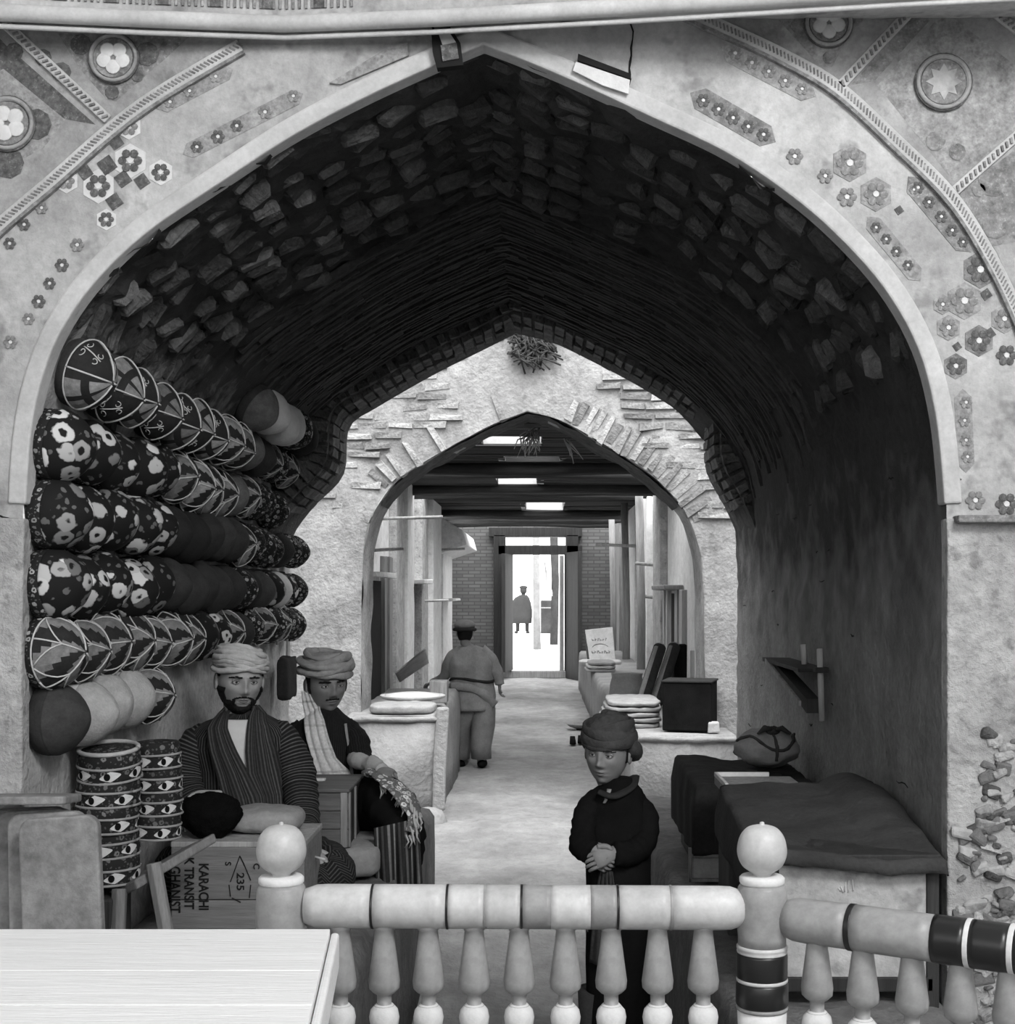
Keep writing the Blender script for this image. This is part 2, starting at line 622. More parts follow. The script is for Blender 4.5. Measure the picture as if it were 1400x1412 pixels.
def band_along(pts, nrm, o0, o1, y0, y1, name, mat, parent, bevel=0.006):
    """a raised band that follows a curve in the wall plane: offsets o0..o1 outwards, proud from y0 to y1"""
    mb = MB()
    rings = []
    for p, n in zip(pts, nrm):
        a, b = p - n * o0, p - n * o1
        rings.append([Vector((a.x, y0, a.z)), Vector((b.x, y0, b.z)), Vector((b.x, y1, b.z)), Vector((a.x, y1, a.z))])
    mb.loft(rings, 0, False, True)
    return mb.build(name, mat, parent, bevel)

sel = [i for i, p in enumerate(PROF) if p.z > 2.08]
band_along([PROF[i] for i in sel], [PN[i] for i in sel], -0.010, 0.040, Y1 - 0.010, Y1 + 0.06, 'arch_trim', 'trim_plaster', wall_front)
lo = [i for i in range(len(PROF)) if PROF[i].z <= 2.08 and PROF[i].x < 0]
band_along([PROF[i] for i in lo], [PN[i] for i in lo], -0.008, 0.10, Y1 - 0.010, Y1 + 0.05, 'jamb_plaster', 'rough_plaster', wall_front)
lo = [i for i in range(len(PROF)) if PROF[i].z <= 2.08 and PROF[i].x > 0]
band_along([PROF[i] for i in lo], [PN[i] for i in lo], -0.006, 0.35, Y1 - 0.012, Y1 + 0.05, 'jamb_plaster', 'rough_plaster', wall_front)

def wpt(px, py, off=0.0):
    return W(px, py, Y1) + Vector((0, -off, 0))

def strip_px(pts, half_px, off, thick, name, mat, parent, smooth=6, bevel=0.0):
    c = catmull([wpt(x, y) for x, y in pts], smooth)
    n = normals2d(c)
    h = half_px * Y1 / F
    return band_along(c, n, -h, h, Y1 - off, Y1 - off + thick, name, mat, parent, bevel)

NPOLY = [0]
def poly_px(pts, off, thick, name, mat, parent):
    NPOLY[0] += 1
    off += 0.00002 * NPOLY[0] if off < 0.01 else 0
    thick = off + 0.002 if off < 0.01 else thick
    return MB().prism([wpt(x, y, off) for x, y in pts], (0, thick, 0)).build(name, mat, parent)

def disc_mesh(r, thick, n=18, name='disc', mat='paint_dark'):
    return MB().lathe([(r, 0), (r, thick)], n, Matrix.Rotation(R(-90), 4, 'X'), 0, False).mesh(name)

# rope mouldings that bound the painted band
ROPE_L = [(-60, 372), (0, 312), (75, 248), (150, 182), (220, 130), (332, 64)]
ROPE_R = [(940, 14), (1010, 45), (1080, 78), (1155, 122), (1235, 195), (1310, 270), (1362, 350), (1405, 440), (1430, 520)]
for rp in (ROPE_L, ROPE_R):
    strip_px(rp, 9, 0.012, 0.012, 'moulding', 'trim_plaster', wall_front, 6, 0.003)
    c = resample(catmull([wpt(x, y, 0.012) for x, y in rp], 10), 0.0115)
    mb = MB()
    nn = normals2d(c)
    for i, (p, n) in enumerate(zip(c, nn)):
        tng = Vector((-n.z, 0, n.x))
        rot = frame(Vector(), tng, Vector((0, 1, 0)), n).to_3x3() @ Matrix.Rotation(R(35), 3, 'Y')
        mb.box(p, (0.0045, 0.005, 0.018), rot)
    o = mb.build('rope_beading', 'paint_mid', wall_front)
    o['kind'] = 'stuff'
    strip_px([(x + (6 if rp is ROPE_L else -6), y + 10) for x, y in rp], 2.2, 0.016, 0.016, 'moulding', 'paint_mid', wall_front)

# straight ribs of the spandrels
for a, b, hw in [((-20, 8), (150, 166), 7), ((1158, 120), (1282, -12), 7), ((1316, 264), (1420, 172), 7), ((1332, -12), (1420, 58), 6)]:
    strip_px([a, b], hw, 0.012, 0.012, 'moulding', 'trim_plaster', wall_front, 1, 0.003)
    pa, pb = wpt(*a, 0.014), wpt(*b, 0.014)
    n = int((pb - pa).length / 0.016)
    d = (pb - pa).normalized()
    mb = MB()
    for k in range(n):
        mb.box(pa + (pb - pa) * ((k + 0.5) / n), (0.006, 0.008, 0.016), frame(Vector(), d, Vector((0, 1, 0)), d.cross(Vector((0, 1, 0)))).to_3x3() @ Matrix.Rotation(R(30), 3, 'Y'))
    o = mb.build('rope_beading', 'paint_mid', wall_front)
    o['kind'] = 'stuff'
# dark grounds of the spandrel panels
poly_px([(955, 10), (1080, 70), (1160, 116), (1245, 192), (1320, 266), (1375, 348), (1432, 480), (1432, -30), (955, -30)], 0.0012, 0.002, 'spandrel_ground', 'spandrel', wall_front)
poly_px([(-40, 345), (0, 306), (75, 242), (150, 176), (225, 122), (330, 60), (330, 30), (-40, 0)], 0.0012, 0.002, 'spandrel_ground', 'spandrel', wall_front)
poly_px([(-40, 10), (8, 62), (132, 172), (92, 165), (60, 152), (0, 98), (-40, 60)], 0.0016, 0.0030, 'painted_panel', 'paint_dark', wall_front)
poly_px([(80, 46), (262, 50), (232, 78), (160, 140), (148, 138), (110, 95)], 0.0016, 0.0030, 'painted_panel', 'paint_mid', wall_front)
poly_px([(-30, 115), (5, 95), (90, 165), (60, 205), (-30, 250)], 0.0016, 0.0030, 'painted_panel', 'paint_faint', wall_front)
poly_px([(1172, 118), (1292, -12), (1310, -2), (1206, 112)], 0.0016, 0.0030, 'painted_panel', 'paint_mid', wall_front)
poly_px([(1210, 118), (1302, 16), (1410, 98), (1400, 190), (1315, 250)], 0.0016, 0.0030, 'painted_panel', 'paint_faint', wall_front)
poly_px([(1065, 18), (1195, 4), (1148, 92), (1132, 92)], 0.0016, 0.0030, 'painted_panel', 'paint_faint', wall_front)
poly_px([(1322, 268), (1420, 190), (1420, 330), (1368, 340)], 0.0016, 0.0030, 'painted_panel', 'paint_mid', wall_front)
# medallions: a hollow ring with a pale boss
def medallion(px, py, r, star=False):
    r *= Y1 / F
    c = wpt(px, py, 0.010)
    Mx = Matrix.Translation(c) @ Matrix.Rotation(R(90), 4, 'X')
    mb = MB()
    mb.lathe([(r * 1.12, 0), (r * 1.12, 0.006), (r * 1.04, 0.011), (r * 0.97, 0.008), (r * 0.94, 0.0)], 30, Mx, 0)
    MB().lathe([(r * 1.18, -0.003), (r * 1.18, 0.0015), (r * 1.10, 0.0015)], 30, Mx, 0).build('medallion_dark_ring', 'paint_dark', wall_front)  # dark groove ring around the rim
    o = mb.build('medallion', 'spandrel', wall_front)
    MB().lathe([(r * 0.9, 0.0), (r * 0.9, 0.003)], 26, Mx, 0, False).build('medallion_ground', 'paint_mid', o)
    if star:
        pts = []
        for k in range(16):
            a = PI * k / 8
            rr = r * (0.74 if k % 2 == 0 else 0.46)
            pts.append(c + Vector((rr * math.cos(a), -0.005, rr * math.sin(a))))
        MB().prism(pts, (0, 0.004, 0)).build('star_boss', 'painted_plaster', o)
    else:
        for k in range(5):
            a = k * 1.26 + px
            q = c + Vector((math.cos(a) * r * 0.45, -0.004, math.sin(a) * r * 0.42))
            MB().lathe([(r * 0.36, 0), (r * 0.30, 0.002), (0.001, 0.003)], 12, Matrix.Translation(q) @ Matrix.Rotation(R(90), 4, 'X')).build('petal_boss', 'paint_pale', o)
medallion(158, 82, 30)
medallion(12, 172, 33)
medallion(1142, 34, 29)
medallion(1300, 115, 34, True)
for px, py, r in [(112, 62, 15), (203, 75, 17), (155, 128, 10), (190, 105, 9), (85, 100, 14), (50, 172, 22), (60, 80, 12), (20, 72, 13), (12, 225, 22), (1102, 36, 12), (1180, 22, 12), (1143, 80, 9), (1290, 195, 14), (1320, 210, 12), (1370, 250, 22), (1372, 312, 18), (1350, 262, 10)]:
    r2 = r * Y1 / F
    MB().lathe([(r2, 0), (r2 * 0.9, 0.0008)], 9, Matrix.Translation(wpt(px, py, 0.0034)) @ Matrix.Rotation(R(90), 4, 'X'), 0, False).build('painted_rosette', 'paint_dark' if px < 700 else 'paint_mid', wall_front)

# painted flower bands and hexagons of the arch face
def hexagon(px, py, r, mat, rot=0.0, n=6, sx=1.0):
    pts = []
    for k in range(n):
        a = rot + 2 * PI * k / n
        pts.append((px + r * sx * math.cos(a), py + r * math.sin(a)))
    return poly_px(pts, 0.0014, 0.0030, 'painted_hexagon', mat, wall_front)
FLOWER = {}
def flower(px, py, r, mat, pale=True):
    key = (round(r), mat)
    if key not in FLOWER:
        s = round(r) * Y1 / F
        mb = MB()
        for k in range(6):
            a = 2 * PI * k / 6
            mb.lathe([(s * 0.36, 0), (s * 0.34, 0.0006)], 8, Matrix.Translation((math.cos(a) * s * 0.64, 0, math.sin(a) * s * 0.64)) @ Matrix.Rotation(R(90), 4, 'X'), 0, False)
        mb.lathe([(s * 0.26, 0), (s * 0.24, 0.0010)], 8, Matrix.Rotation(R(90), 4, 'X'), 1, False)
        me = mb.mesh('painted_flower')
        me.materials.append(MATS[mat])
        me.materials.append(MATS['paint_pale'])
        FLOWER[key] = me
    put(FLOWER[key], 'painted_flower', wall_front, Matrix.Translation(wpt(px, py, 0.0036 + 0.00002 * (hash((px, py)) % 20))))
def cartouche(a, b, hw, mat):
    ax, ay = a; bx, by = b
    dx, dy = bx - ax, by - ay
    L = math.hypot(dx, dy); dx /= L; dy /= L
    nx, ny = -dy * hw, dx * hw
    poly_px([(ax - dx * hw, ay - dy * hw), (ax + nx, ay + ny), (bx + nx, by + ny), (bx + dx * hw, by + dy * hw), (bx - nx, by - ny), (ax - nx, ay - ny)], 0.0014, 0.0026, 'painted_cartouche', mat, wall_front)
cartouche((1008, 72), (1112, 126), 15, 'paint_faint')
cartouche((966, 136), (1056, 188), 16, 'paint_mid')
cartouche((1262, 255), (1330, 336), 15, 'paint_mid')
cartouche((1204, 308), (1262, 378), 12, 'paint_faint')
cartouche((262, 208), (408, 134), 11, 'paint_faint')
cartouche((226, 145), (312, 100), 11, 'paint_faint')
cartouche((1328, 548), (1332, 640), 12, 'paint_faint')
for x, y, r, mt in [(1014, 74, 10, 'paint_mid'), (1037, 87, 10, 'paint_mid'), (1060, 99, 10, 'paint_mid'), (1083, 112, 10, 'paint_mid'), (1106, 123, 9, 'paint_mid'),
                    (970, 139, 10, 'paint_dark'), (991, 151, 10, 'paint_dark'), (1011, 163, 10, 'paint_dark'), (1032, 175, 10, 'paint_dark'), (1053, 186, 10, 'paint_dark'),
                    (1266, 259, 9, 'paint_dark'), (1281, 279, 9, 'paint_dark'), (1298, 299, 9, 'paint_dark'), (1313, 318, 9, 'paint_dark'), (1328, 334, 8, 'paint_dark'),
                    (1208, 314, 8, 'paint_dark'), (1222, 330, 8, 'paint_dark'), (1236, 347, 8, 'paint_dark'), (1252, 366, 8, 'paint_dark'),
                    (1096, 216, 12, 'paint_mid'), (1138, 243, 11, 'paint_mid'), (1168, 272, 14, 'paint_mid'),
                    (272, 203, 9, 'paint_dark'), (301, 189, 10, 'paint_dark'), (327, 174, 9, 'paint_dark'), (366, 155, 10, 'paint_mid'), (405, 133, 9, 'paint_mid'),
                    (235, 141, 9, 'paint_mid'), (262, 126, 9, 'paint_mid'), (298, 106, 9, 'paint_faint'),
                    (40, 440, 9, 'paint_mid'), (54, 416, 10, 'paint_dark'), (69, 391, 9, 'paint_dark'), (86, 366, 10, 'paint_dark'), (107, 338, 10, 'paint_mid'),
                    (14, 336, 9, 'paint_dark'), (34, 310, 9, 'paint_dark'), (58, 287, 9, 'paint_mid'), (15, 472, 10, 'paint_mid'),
                    (1332, 555, 9, 'paint_mid'), (1330, 580, 9, 'paint_mid'), (1332, 607, 9, 'paint_mid'), (1334, 630, 9, 'paint_mid'),
                    (1388, 695, 16, 'paint_dark'), (1345, 690, 14, 'paint_mid'), (1388, 490, 15, 'paint_dark')]:
    flower(x, y, r, mt)
for x, y, r, mt, c in [(180, 222, 24, 'paint_pale', 'paint_dark'), (136, 257, 24, 'paint_pale', 'paint_dark'), (222, 238, 18, 'paint_pale', 'paint_dark'), (178, 175, 18, 'paint_pale', 'paint_mid'), (92, 250, 17, 'paint_pale', 'paint_mid'), (147, 303, 15, 'paint_pale', 'paint_dark'),
                       (1172, 225, 26, 'paint_faint', 'paint_mid'), (1208, 268, 24, 'paint_faint', 'paint_mid'), (1260, 262, 10, 'paint_faint', 'paint_mid'),
                       (1352, 372, 26, 'paint_mid', 'paint_dark'), (1330, 415, 26, 'paint_faint', 'paint_mid'), (1350, 470, 22, 'paint_mid', 'paint_dark'), (1308, 452, 18, 'paint_faint', 'paint_mid'), (1318, 505, 18, 'paint_mid', 'paint_dark'), (1300, 420, 14, 'paint_faint', 'paint_mid'), (1385, 440, 20, 'paint_faint', 'paint_mid')]:
    hexagon(x, y, r, mt, R(30))
    flower(x, y, r * 0.72, c)
for x, y, r in [(160, 196, 12), (148, 228, 15), (118, 238, 12), (170, 247, 13), (196, 250, 12), (158, 278, 13), (1360, 406, 9), (1365, 460, 9), (1320, 478, 7), (1240, 290, 7)]:
    hexagon(x, y, r, 'paint_dark', R(10), 4)
# ledge under the painted face on the right pier
MB().box(W(1380, 716, Y1 - 0.02), (0.25, 0.07, 0.02)).build('ledge', 'paint_mid', wall_front, 0.004)
# cracks and broken corners
def crack(pts, r=0.0022):
    c = catmull([wpt(x, y, 0.001) for x, y in pts], 4)
    c = [p + Vector((rnd.uniform(-0.003, 0.003), 0, rnd.uniform(-0.003, 0.003))) for p in c]
    MB().tube(c, [r * rnd.uniform(0.6, 1.5) for _ in c], 6).build('crack', 'crack_black', wall_front)
crack([(868, -10), (866, 15), (872, 45), (870, 85), (868, 118)], 0.0028)
crack([(598, -8), (594, 25), (600, 48)], 0.003)
crack([(660, 47), (760, 34), (862, 22)], 0.0022)
crack([(1308, 690), (1320, 672), (1324, 660)], 0.003)
crack([(0, 712), (20, 716)], 0.003)
poly_px([(596, 48), (622, 44), (636, 66), (640, 96), (604, 100), (598, 78)], 0.034, 0.03, 'hollow_shade', 'crack_black', wall_front)  # black plate stands in for the shade inside a broken hole
poly_px([(606, 53), (620, 51), (630, 66), (612, 70)], 0.040, 0.01, 'plaster_flake', 'trim_plaster', wall_front)
poly_px([(609, 70), (631, 67), (634, 88), (612, 92)], 0.040, 0.01, 'plaster_flake', 'paint_dark', wall_front)
poly_px([(797, 79), (868, 106), (870, 114), (796, 88)], 0.026, 0.01, 'hollow_shade', 'crack_black', wall_front)  # black strip for the shaded inside of a broken slot
poly_px([(794, 90), (868, 115), (866, 134), (830, 122), (790, 102)], 0.026, 0.008, 'plaster_flake', 'paint_pale', wall_front)
poly_px([(538, 66), (562, 60), (564, 78), (470, 118), (455, 116)], 0.010, 0.01, 'plaster_patch', 'paint_faint', wall_front)

# rubble showing through the plaster at the foot of the right pier
g = random.Random(5)
for k in range(130):
    px = g.uniform(1322, 1404)
    py = g.uniform(1010, 1412)
    if px < 1352 and py < 1130:
        continue
    s = g.uniform(0.022, 0.065)
    mb = MB().box((0, 0, 0), (s, 0.05, s * g.uniform(0.4, 0.8)), Euler((g.uniform(-.3, .3), g.uniform(-.6, .6), g.uniform(-.3, .3))).to_matrix(), jit=s * 0.16, rg=g)
    mb.build('stone', ['rough_plaster', 'dark_mud', 'rib_brick', 'paint_faint', 'dark_mud', 'painted_plaster'][k % 6], wall_front, 0.008).location = W(px, py, Y1 + 0.001)

# cornice and frieze above the arch, on a plan that bends away at its corner
zc = W(390, 33, 3.74).z
CORN = []
for px, py in [(-260, 2), (0, 17), (200, 26), (390, 33), (600, 25), (865, 10), (1250, -14), (1500, -28)]:
    Y = (zc - H) * F / (VY - py)
    CORN.append(Vector(((px - VX) * Y / F, Y, zc)))
mb = MB()
mb.tube(CORN, 0.022, 14, up=(0, 0, 1))
cornice = mb.build('cornice', 'trim_plaster', wall_front)
MB().tube([p + Vector((0, 0.018, -0.030)) for p in CORN], 0.007, 10, up=(0, 0, 1)).build('cornice_fillet', 'trim_plaster', cornice)
mb = MB()
mb.loft([[p + Vector((0, 0.01, 0.02)), p + Vector((0, 0.01, 0.50)), Vector((p.x, Y1 + 0.06, p.z + 0.50)), Vector((p.x, Y1 + 0.06, p.z + 0.05)), p + Vector((0, 0.02, -0.01))] for p in CORN], 0, False, True)
mb.build('frieze', 'painted_plaster', wall_front)
for px in range(-10, 490, 9):
    t = None
    for a, b in zip(CORN, CORN[1:]):
        xa, xb = VX + a.x / a.y * F, VX + b.x / b.y * F
        if xa <= px <= xb:
            q = a + (b - a) * ((px - xa) / (xb - xa))
            d = (b - a).normalized()
            n = d.cross(Vector((0, 0, 1)))
            dark = (px // 9) % 8 == 0
            MB().box(q + Vector((0, 0.008, 0.10)), ((0.030 if dark else 0.006), 0.008, 0.115), frame(Vector(), d, n, Vector((0, 0, 1))).to_3x3()).build('frieze_panel', 'paint_dark' if dark else ('paint_mid' if px % 2 else 'paint_faint'), wall_front)
            break

# vault ----------------------------------------------------------------------
NP = len(PROF)
kl = next(i for i, p in enumerate(PROF) if p.z > 2.75)
kr = max(i for i, p in enumerate(PROF) if p.z > 2.40)
ysteps = [Y1 + 0.02 + 1.45 * k / 58 for k in range(58)] + [Y1 + 1.47 + (Y2 - Y1 - 1.47) * k / 44 for k in range(45)]
def vpoint(i, y, amp_top=0.030):
    p, n = PROF[i], PN[i]
    up = max(0.0, min(1.0, (p.z - 2.2) / 0.6))
    a = 0.006 + (amp_top * up if y < 5.4 else 0.004)
    q = Vector((p.x, y, p.z))
    return q + n * (a * (0.8 * fn(q, 7, 1) + 0.8 * fn(q, 15, 2) + 0.5 * fn(q, 30, 6)) - 0.004)
def vault_part(i0, i1, name, mat):
    mb = MB()
    mb.loft([[vpoint(i, y) for y in ysteps] for i in range(i0, i1 + 1)], 0, True, False, closed=False)
    return mb.build(name, mat)
wall_left = struct(vault_part(0, kl, 'wall_left', 'shop_wall_plaster'), 'grey plaster side wall behind the rows of caps', 'wall')
ceiling = struct(vault_part(kl, kr, 'ceiling', 'soot'), 'soot-blackened pointed brick vault over the passage', 'vault')
wall_right = struct(vault_part(kr, NP - 1, 'wall_right', 'vault_wall_plaster'), 'dark rough plaster side wall with the wooden bracket', 'wall')

# coarse bricks of the vault's front bay, one object each
def worn_brick(size, jit):
    me = MB().box((0, 0, 0), size, jit=jit, rg=g).mesh('brick')
    bm = bmesh.new()
    bm.from_mesh(me)
    bmesh.ops.bevel(bm, geom=bm.edges[:], offset=min(size) * 0.28, segments=1, affect='EDGES')
    for v in bm.verts:
        v.co += Vector((g.uniform(-1, 1), g.uniform(-1, 1), g.uniform(-1, 1))) * jit * 0.35
    bm.to_mesh(me)
    bm.free()
    return me
brick_me = []
for k in range(6):
    m_ = worn_brick((0.11, 0.05, 0.05), 0.012)
    m_.materials.append(MATS['soot_brick'])
    brick_me.append(m_)
top = [i for i in range(NP) if PROF[i].z > 2.18]
arc = 0.0
n_b = 0
cells = []
for i in range(top[0], top[-1], 3):
    for r_ in range(13):
        y = Y1 + 0.12 + r_ * 0.10 + g.uniform(-0.02, 0.02)
        cells.append((i, y))
g.shuffle(cells)
for i, y in cells:
    if n_b >= 295:
        break
    if PROF[i].z < 2.75 - 0.35 * g.random():
        continue
    dens = 0.82 if PROF[i].x < 0.1 else 0.55
    if g.random() > dens:
        continue
    t_ = (PROF[min(i + 1, NP - 1)] - PROF[i - 1]).normalized()
    q = vpoint(i, y)
    rot = frame(q + PN[i] * g.uniform(-0.020, 0.006), t_, Vector((0, 1, 0)), t_.cross(Vector((0, 1, 0))))
    rot = rot @ Euler((g.uniform(-.35, .35), g.uniform(-.25, .25), g.uniform(-.3, .3))).to_matrix().to_4x4() @ Matrix.Diagonal((g.uniform(.7, 1.15), g.uniform(.8, 1.3), g.uniform(.8, 1.3), 1))
    put(brick_me[n_b % 6], 'brick', ceiling, rot)
    n_b += 1
# thin pitched brick rings of the middle bay: real relief, too fine to pick apart
mb = MB()
y = Y1 + 1.42
while y < YR + 0.02:
    off = g.uniform(0, 3)
    i = kl + g.randint(0, 5)
    last = kr - g.randint(2, 12)
    while i < last:
        L = g.choice((4, 5, 5, 6))
        j = min(i + L, NP - 1)
        ed = min(1.0, (i - kl + 4) / 8, (last + 3 - i) / 9)
        pr = g.uniform(0.004, 0.022) * max(0.0, ed) - 0.002
        dep = g.uniform(0.018, 0.026)
        yy = y + g.uniform(-0.004, 0.004)
        ring = []
        for q in (i, (i + j) // 2, j):
            a = PROF[q]
            n = PN[q]
            tt = 0.006 if q != j else 0.0
            b0 = Vector((a.x, 0, a.z)) - n * 0.012
            b1 = Vector((a.x, 0, a.z)) + n * pr
            ring.append([Vector((b0.x, yy, b0.z)), Vector((b0.x, yy + dep, b0.z)), Vector((b1.x, yy + dep, b1.z)), Vector((b1.x, yy, b1.z))])
        mb.loft(ring, 0, False, True)
        i = j
    y += 0.033
o = mb.build('brick_rings', 'ring_brick', ceiling)
o['kind'] = 'stuff'

# brick rib that closes the vault --------------------------------------------
RIB_L = [(396, 900), (398, 800), (402, 745), (432, 700), (474, 655), (482, 590), (520, 562), (600, 516), (660, 486), (712, 460)]
RIB_R = [(712, 460), (760, 472), (800, 490), (880, 532), (940, 570), (970, 594), (974, 650), (1000, 700), (1018, 745), (1022, 800), (1024, 900)]
RIB = arch_xz(RIB_L, RIB_R, Y2, 0.06)
RN = normals2d(RIB)
mb = MB()
outer = []
for p in RIB:
    c = Vector((-0.1, 0, min(p.z, 2.0)))
    d = Vector((p.x - c.x, 0, p.z - c.z)).normalized()
    outer.append(p + d * 0.55)
mb.loft([[Vector((o_.x, YR, o_.z)), Vector((p.x, YR, p.z)), Vector((p.x, (YR + Y2) / 2, p.z)) - n * 0.004, Vector((p.x, Y2, p.z)), Vector((o_.x, Y2, o_.z))] for p, o_, n in zip(RIB, outer, RN)], 0, False, False, closed=False)
rib = struct(mb.build('wall_rib', 'rib_brick'), 'dark brick rib arch closing the far end of the vault', 'arch')
vme = []
for k in range(5):
    m_ = MB().box((0, 0, 0), (0.044, 0.05, 0.20), jit=0.006, rg=g).mesh('brick')
    m_.materials.append(MATS['rib_brick'])
    vme.append(m_)
for i in range(2, len(RIB) - 2):
    if RIB[i].z < 2.3:
        continue
    t_ = (RIB[i + 1] - RIB[i - 1]).normalized()
    for row in range(2):
        q = RIB[i] - RN[i] * (0.10 + row * 0.21) + (t_ * 0.03 if row else Vector())
        rot = frame(Vector((q.x, YR - 0.004 - g.uniform(0, 0.012), q.z)), t_, Vector((0, 1, 0)), t_.cross(Vector((0, 1, 0))))
        put(vme[(i + row) % 5], 'brick', rib, rot)
    if i % 1 == 0:
        q = RIB[i] + RN[i] * 0.002
        for yy in (YR + 0.15, YR + 0.40):
            rot = frame(Vector((q.x, yy, q.z)) + RN[i] * g.uniform(-0.01, 0.008), t_, RN[i], Vector((0, 1, 0)))
            put(vme[(i * 2) % 5], 'brick', rib, rot)

# floor and platforms --------------------------------------------------------
mb = MB()
mb.grid(lambda u, v: Vector((-3.2 + 6.2 * u, 2.7 + 27.6 * v, 0.022 * fn(Vector((-3.2 + 6.2 * u, 27 * v, 0)), 1.6, 2) + 0.012 * fn(Vector((-3.2 + 6.2 * u, 27 * v, 0)), 6, 4))), 70, 240)
floor = struct(mb.build('floor', 'earth_floor'), 'trodden pale earth floor of the passage', 'floor')
struct(MB().box((0, -0.2, 0.225), (9, 5.9, 0.45)).build('floor_dais', 'hall_floor', bevel=0.01), 'raised floor of the domed hall behind the balustrade', 'floor')

def lumpy_block(x0, x1, y0, y1, z, amp, name, mat, seed, zfn=None, nx=18, ny=60):
    mb = MB()
    prof = [(0, 0), (0, 0.35), (0, 0.7), (0.0, 0.93), (0.03, 0.985), (0.09, 1.0)]
    path = prof + [(k / 10, 1.0) for k in range(2, 9)] + [(1 - a, b) for a, b in reversed(prof)]
    rings = []
    for j in range(ny + 1):
        y = y0 + (y1 - y0) * j / ny
        ring = []
        for a, b in path:
            zz = z + (zfn(y) if zfn else 0)
            p = Vector((x0 + (x1 - x0) * a, y, zz * b))
            p += Vector((amp * fn(p, 4, seed), amp * 0.4 * fn(p, 5, seed + 3) if 0 < j < ny else 0, amp * fn(p, 5, seed + 9) * (1 if b > 0.1 else 0)))
            ring.append(p)
        rings.append(ring)
    mb.loft(rings, 0, True, True)
    return mb.build(name, mat)
plat_l = struct(lumpy_block(-1.42, -0.56, 3.45, 7.3, 0.74, 0.014, 'platform_left', 'dark_mud', 2), 'raised mud shop platform under the seated men', 'platform')
plat_r = struct(lumpy_block(0.50, 1.11, 3.45, 7.5, 0.76, 0.020, 'platform_right', 'dark_mud', 7), 'raised mud shop platform behind the boy', 'platform')

# unseen hall roof and walls, added to dim the front wall; back partly open
struct(MB().box((0, 0.2, 5.45), (9.4, 7.4, 0.3)).build('ceiling_hall', 'painted_plaster'), 'plain ceiling of the hall behind the viewer', 'ceiling')
for nm, c_, s_, lb in (('wall_hall_left', (-4.6, 0.2, 2.6), (0.2, 7.2, 5.4), 'left wall of the hall behind the viewer'), ('wall_hall_right', (4.6, 0.2, 2.6), (0.2, 7.2, 5.4), 'right wall of the hall behind the viewer'), ('wall_hall_back', (0, -3.4, 1.3), (9.4, 0.2, 2.6), 'low back wall of the hall behind the viewer')):
    struct(MB().box(c_, s_).build(nm, 'painted_plaster'), lb, 'wall')
for sx in (-1, 1):
    struct(MB().box((sx * 3.55, Y1 + 0.1, 2.6), (2.1, 0.2, 5.4)).build('wall_hall_front', 'painted_plaster'), 'plain stretch of the hall wall on the %s of the arch' % ('left' if sx < 0 else 'right'), 'wall')

# ------------------------------------------------------------------ the open bay and the second arch
MID_L = [(498, 1123), (498, 900), (500, 800), (503, 745), (516, 705), (540, 670), (580, 640), (630, 611), (680, 585), (727, 567)]
MID_R = [(727, 567), (772, 579), (832, 612), (890, 648), (930, 685), (953, 720), (966, 765), (971, 830), (972, 900), (974, 1123)]
MID = arch_xz(MID_L, MID_R, Y3, 0.08)
MN = normals2d(MID)
mb = wall_with_arch(MID, Y3, (-2.9, 2.7, 4.9), 12, 0.02, 2.2)
# soffit and jambs of the thick wall
mb.loft([[Vector((p.x, y, p.z)) + n * 0.02 * fn(Vector((p.x, y, p.z)), 4, 6) for y in (Y3, Y3 + 0.15, Y3 + 0.3, Y3 + 0.5, Y4)] for p, n in zip(MID, MN)], 0, True, False, closed=False)
wall_mid = struct(mb.build('wall_middle', 'mud_plaster'), 'sunlit mud-plastered wall with the smaller pointed arch', 'wall')
# dark uneven lining over the upper part of its soffit
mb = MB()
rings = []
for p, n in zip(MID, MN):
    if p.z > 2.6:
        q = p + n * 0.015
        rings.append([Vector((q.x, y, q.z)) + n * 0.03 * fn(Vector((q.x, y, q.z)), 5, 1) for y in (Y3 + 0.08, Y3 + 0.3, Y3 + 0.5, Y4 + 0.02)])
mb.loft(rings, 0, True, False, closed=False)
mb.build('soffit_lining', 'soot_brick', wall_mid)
mbk = []
for k in range(6):
    m_ = MB().box((0, 0, 0), (0.26, 0.07, 0.058), jit=0.012, rg=g).mesh('brick')
    m_.materials.append(MATS['mud_brick'])
    mbk.append(m_)
def inside_arch(x, z):
    for a, b in zip(MID, MID[1:]):
        if min(a.x, b.x) <= x <= max(a.x, b.x) and a.z > 2.0:
            zz = a.z + (b.z - a.z) * ((x - a.x) / (b.x - a.x) if b.x != a.x else 0)
            return z < zz + 0.26
    return abs(x) < 1.3 and z < 2.4
nb = 0
row = 0
z = 2.52
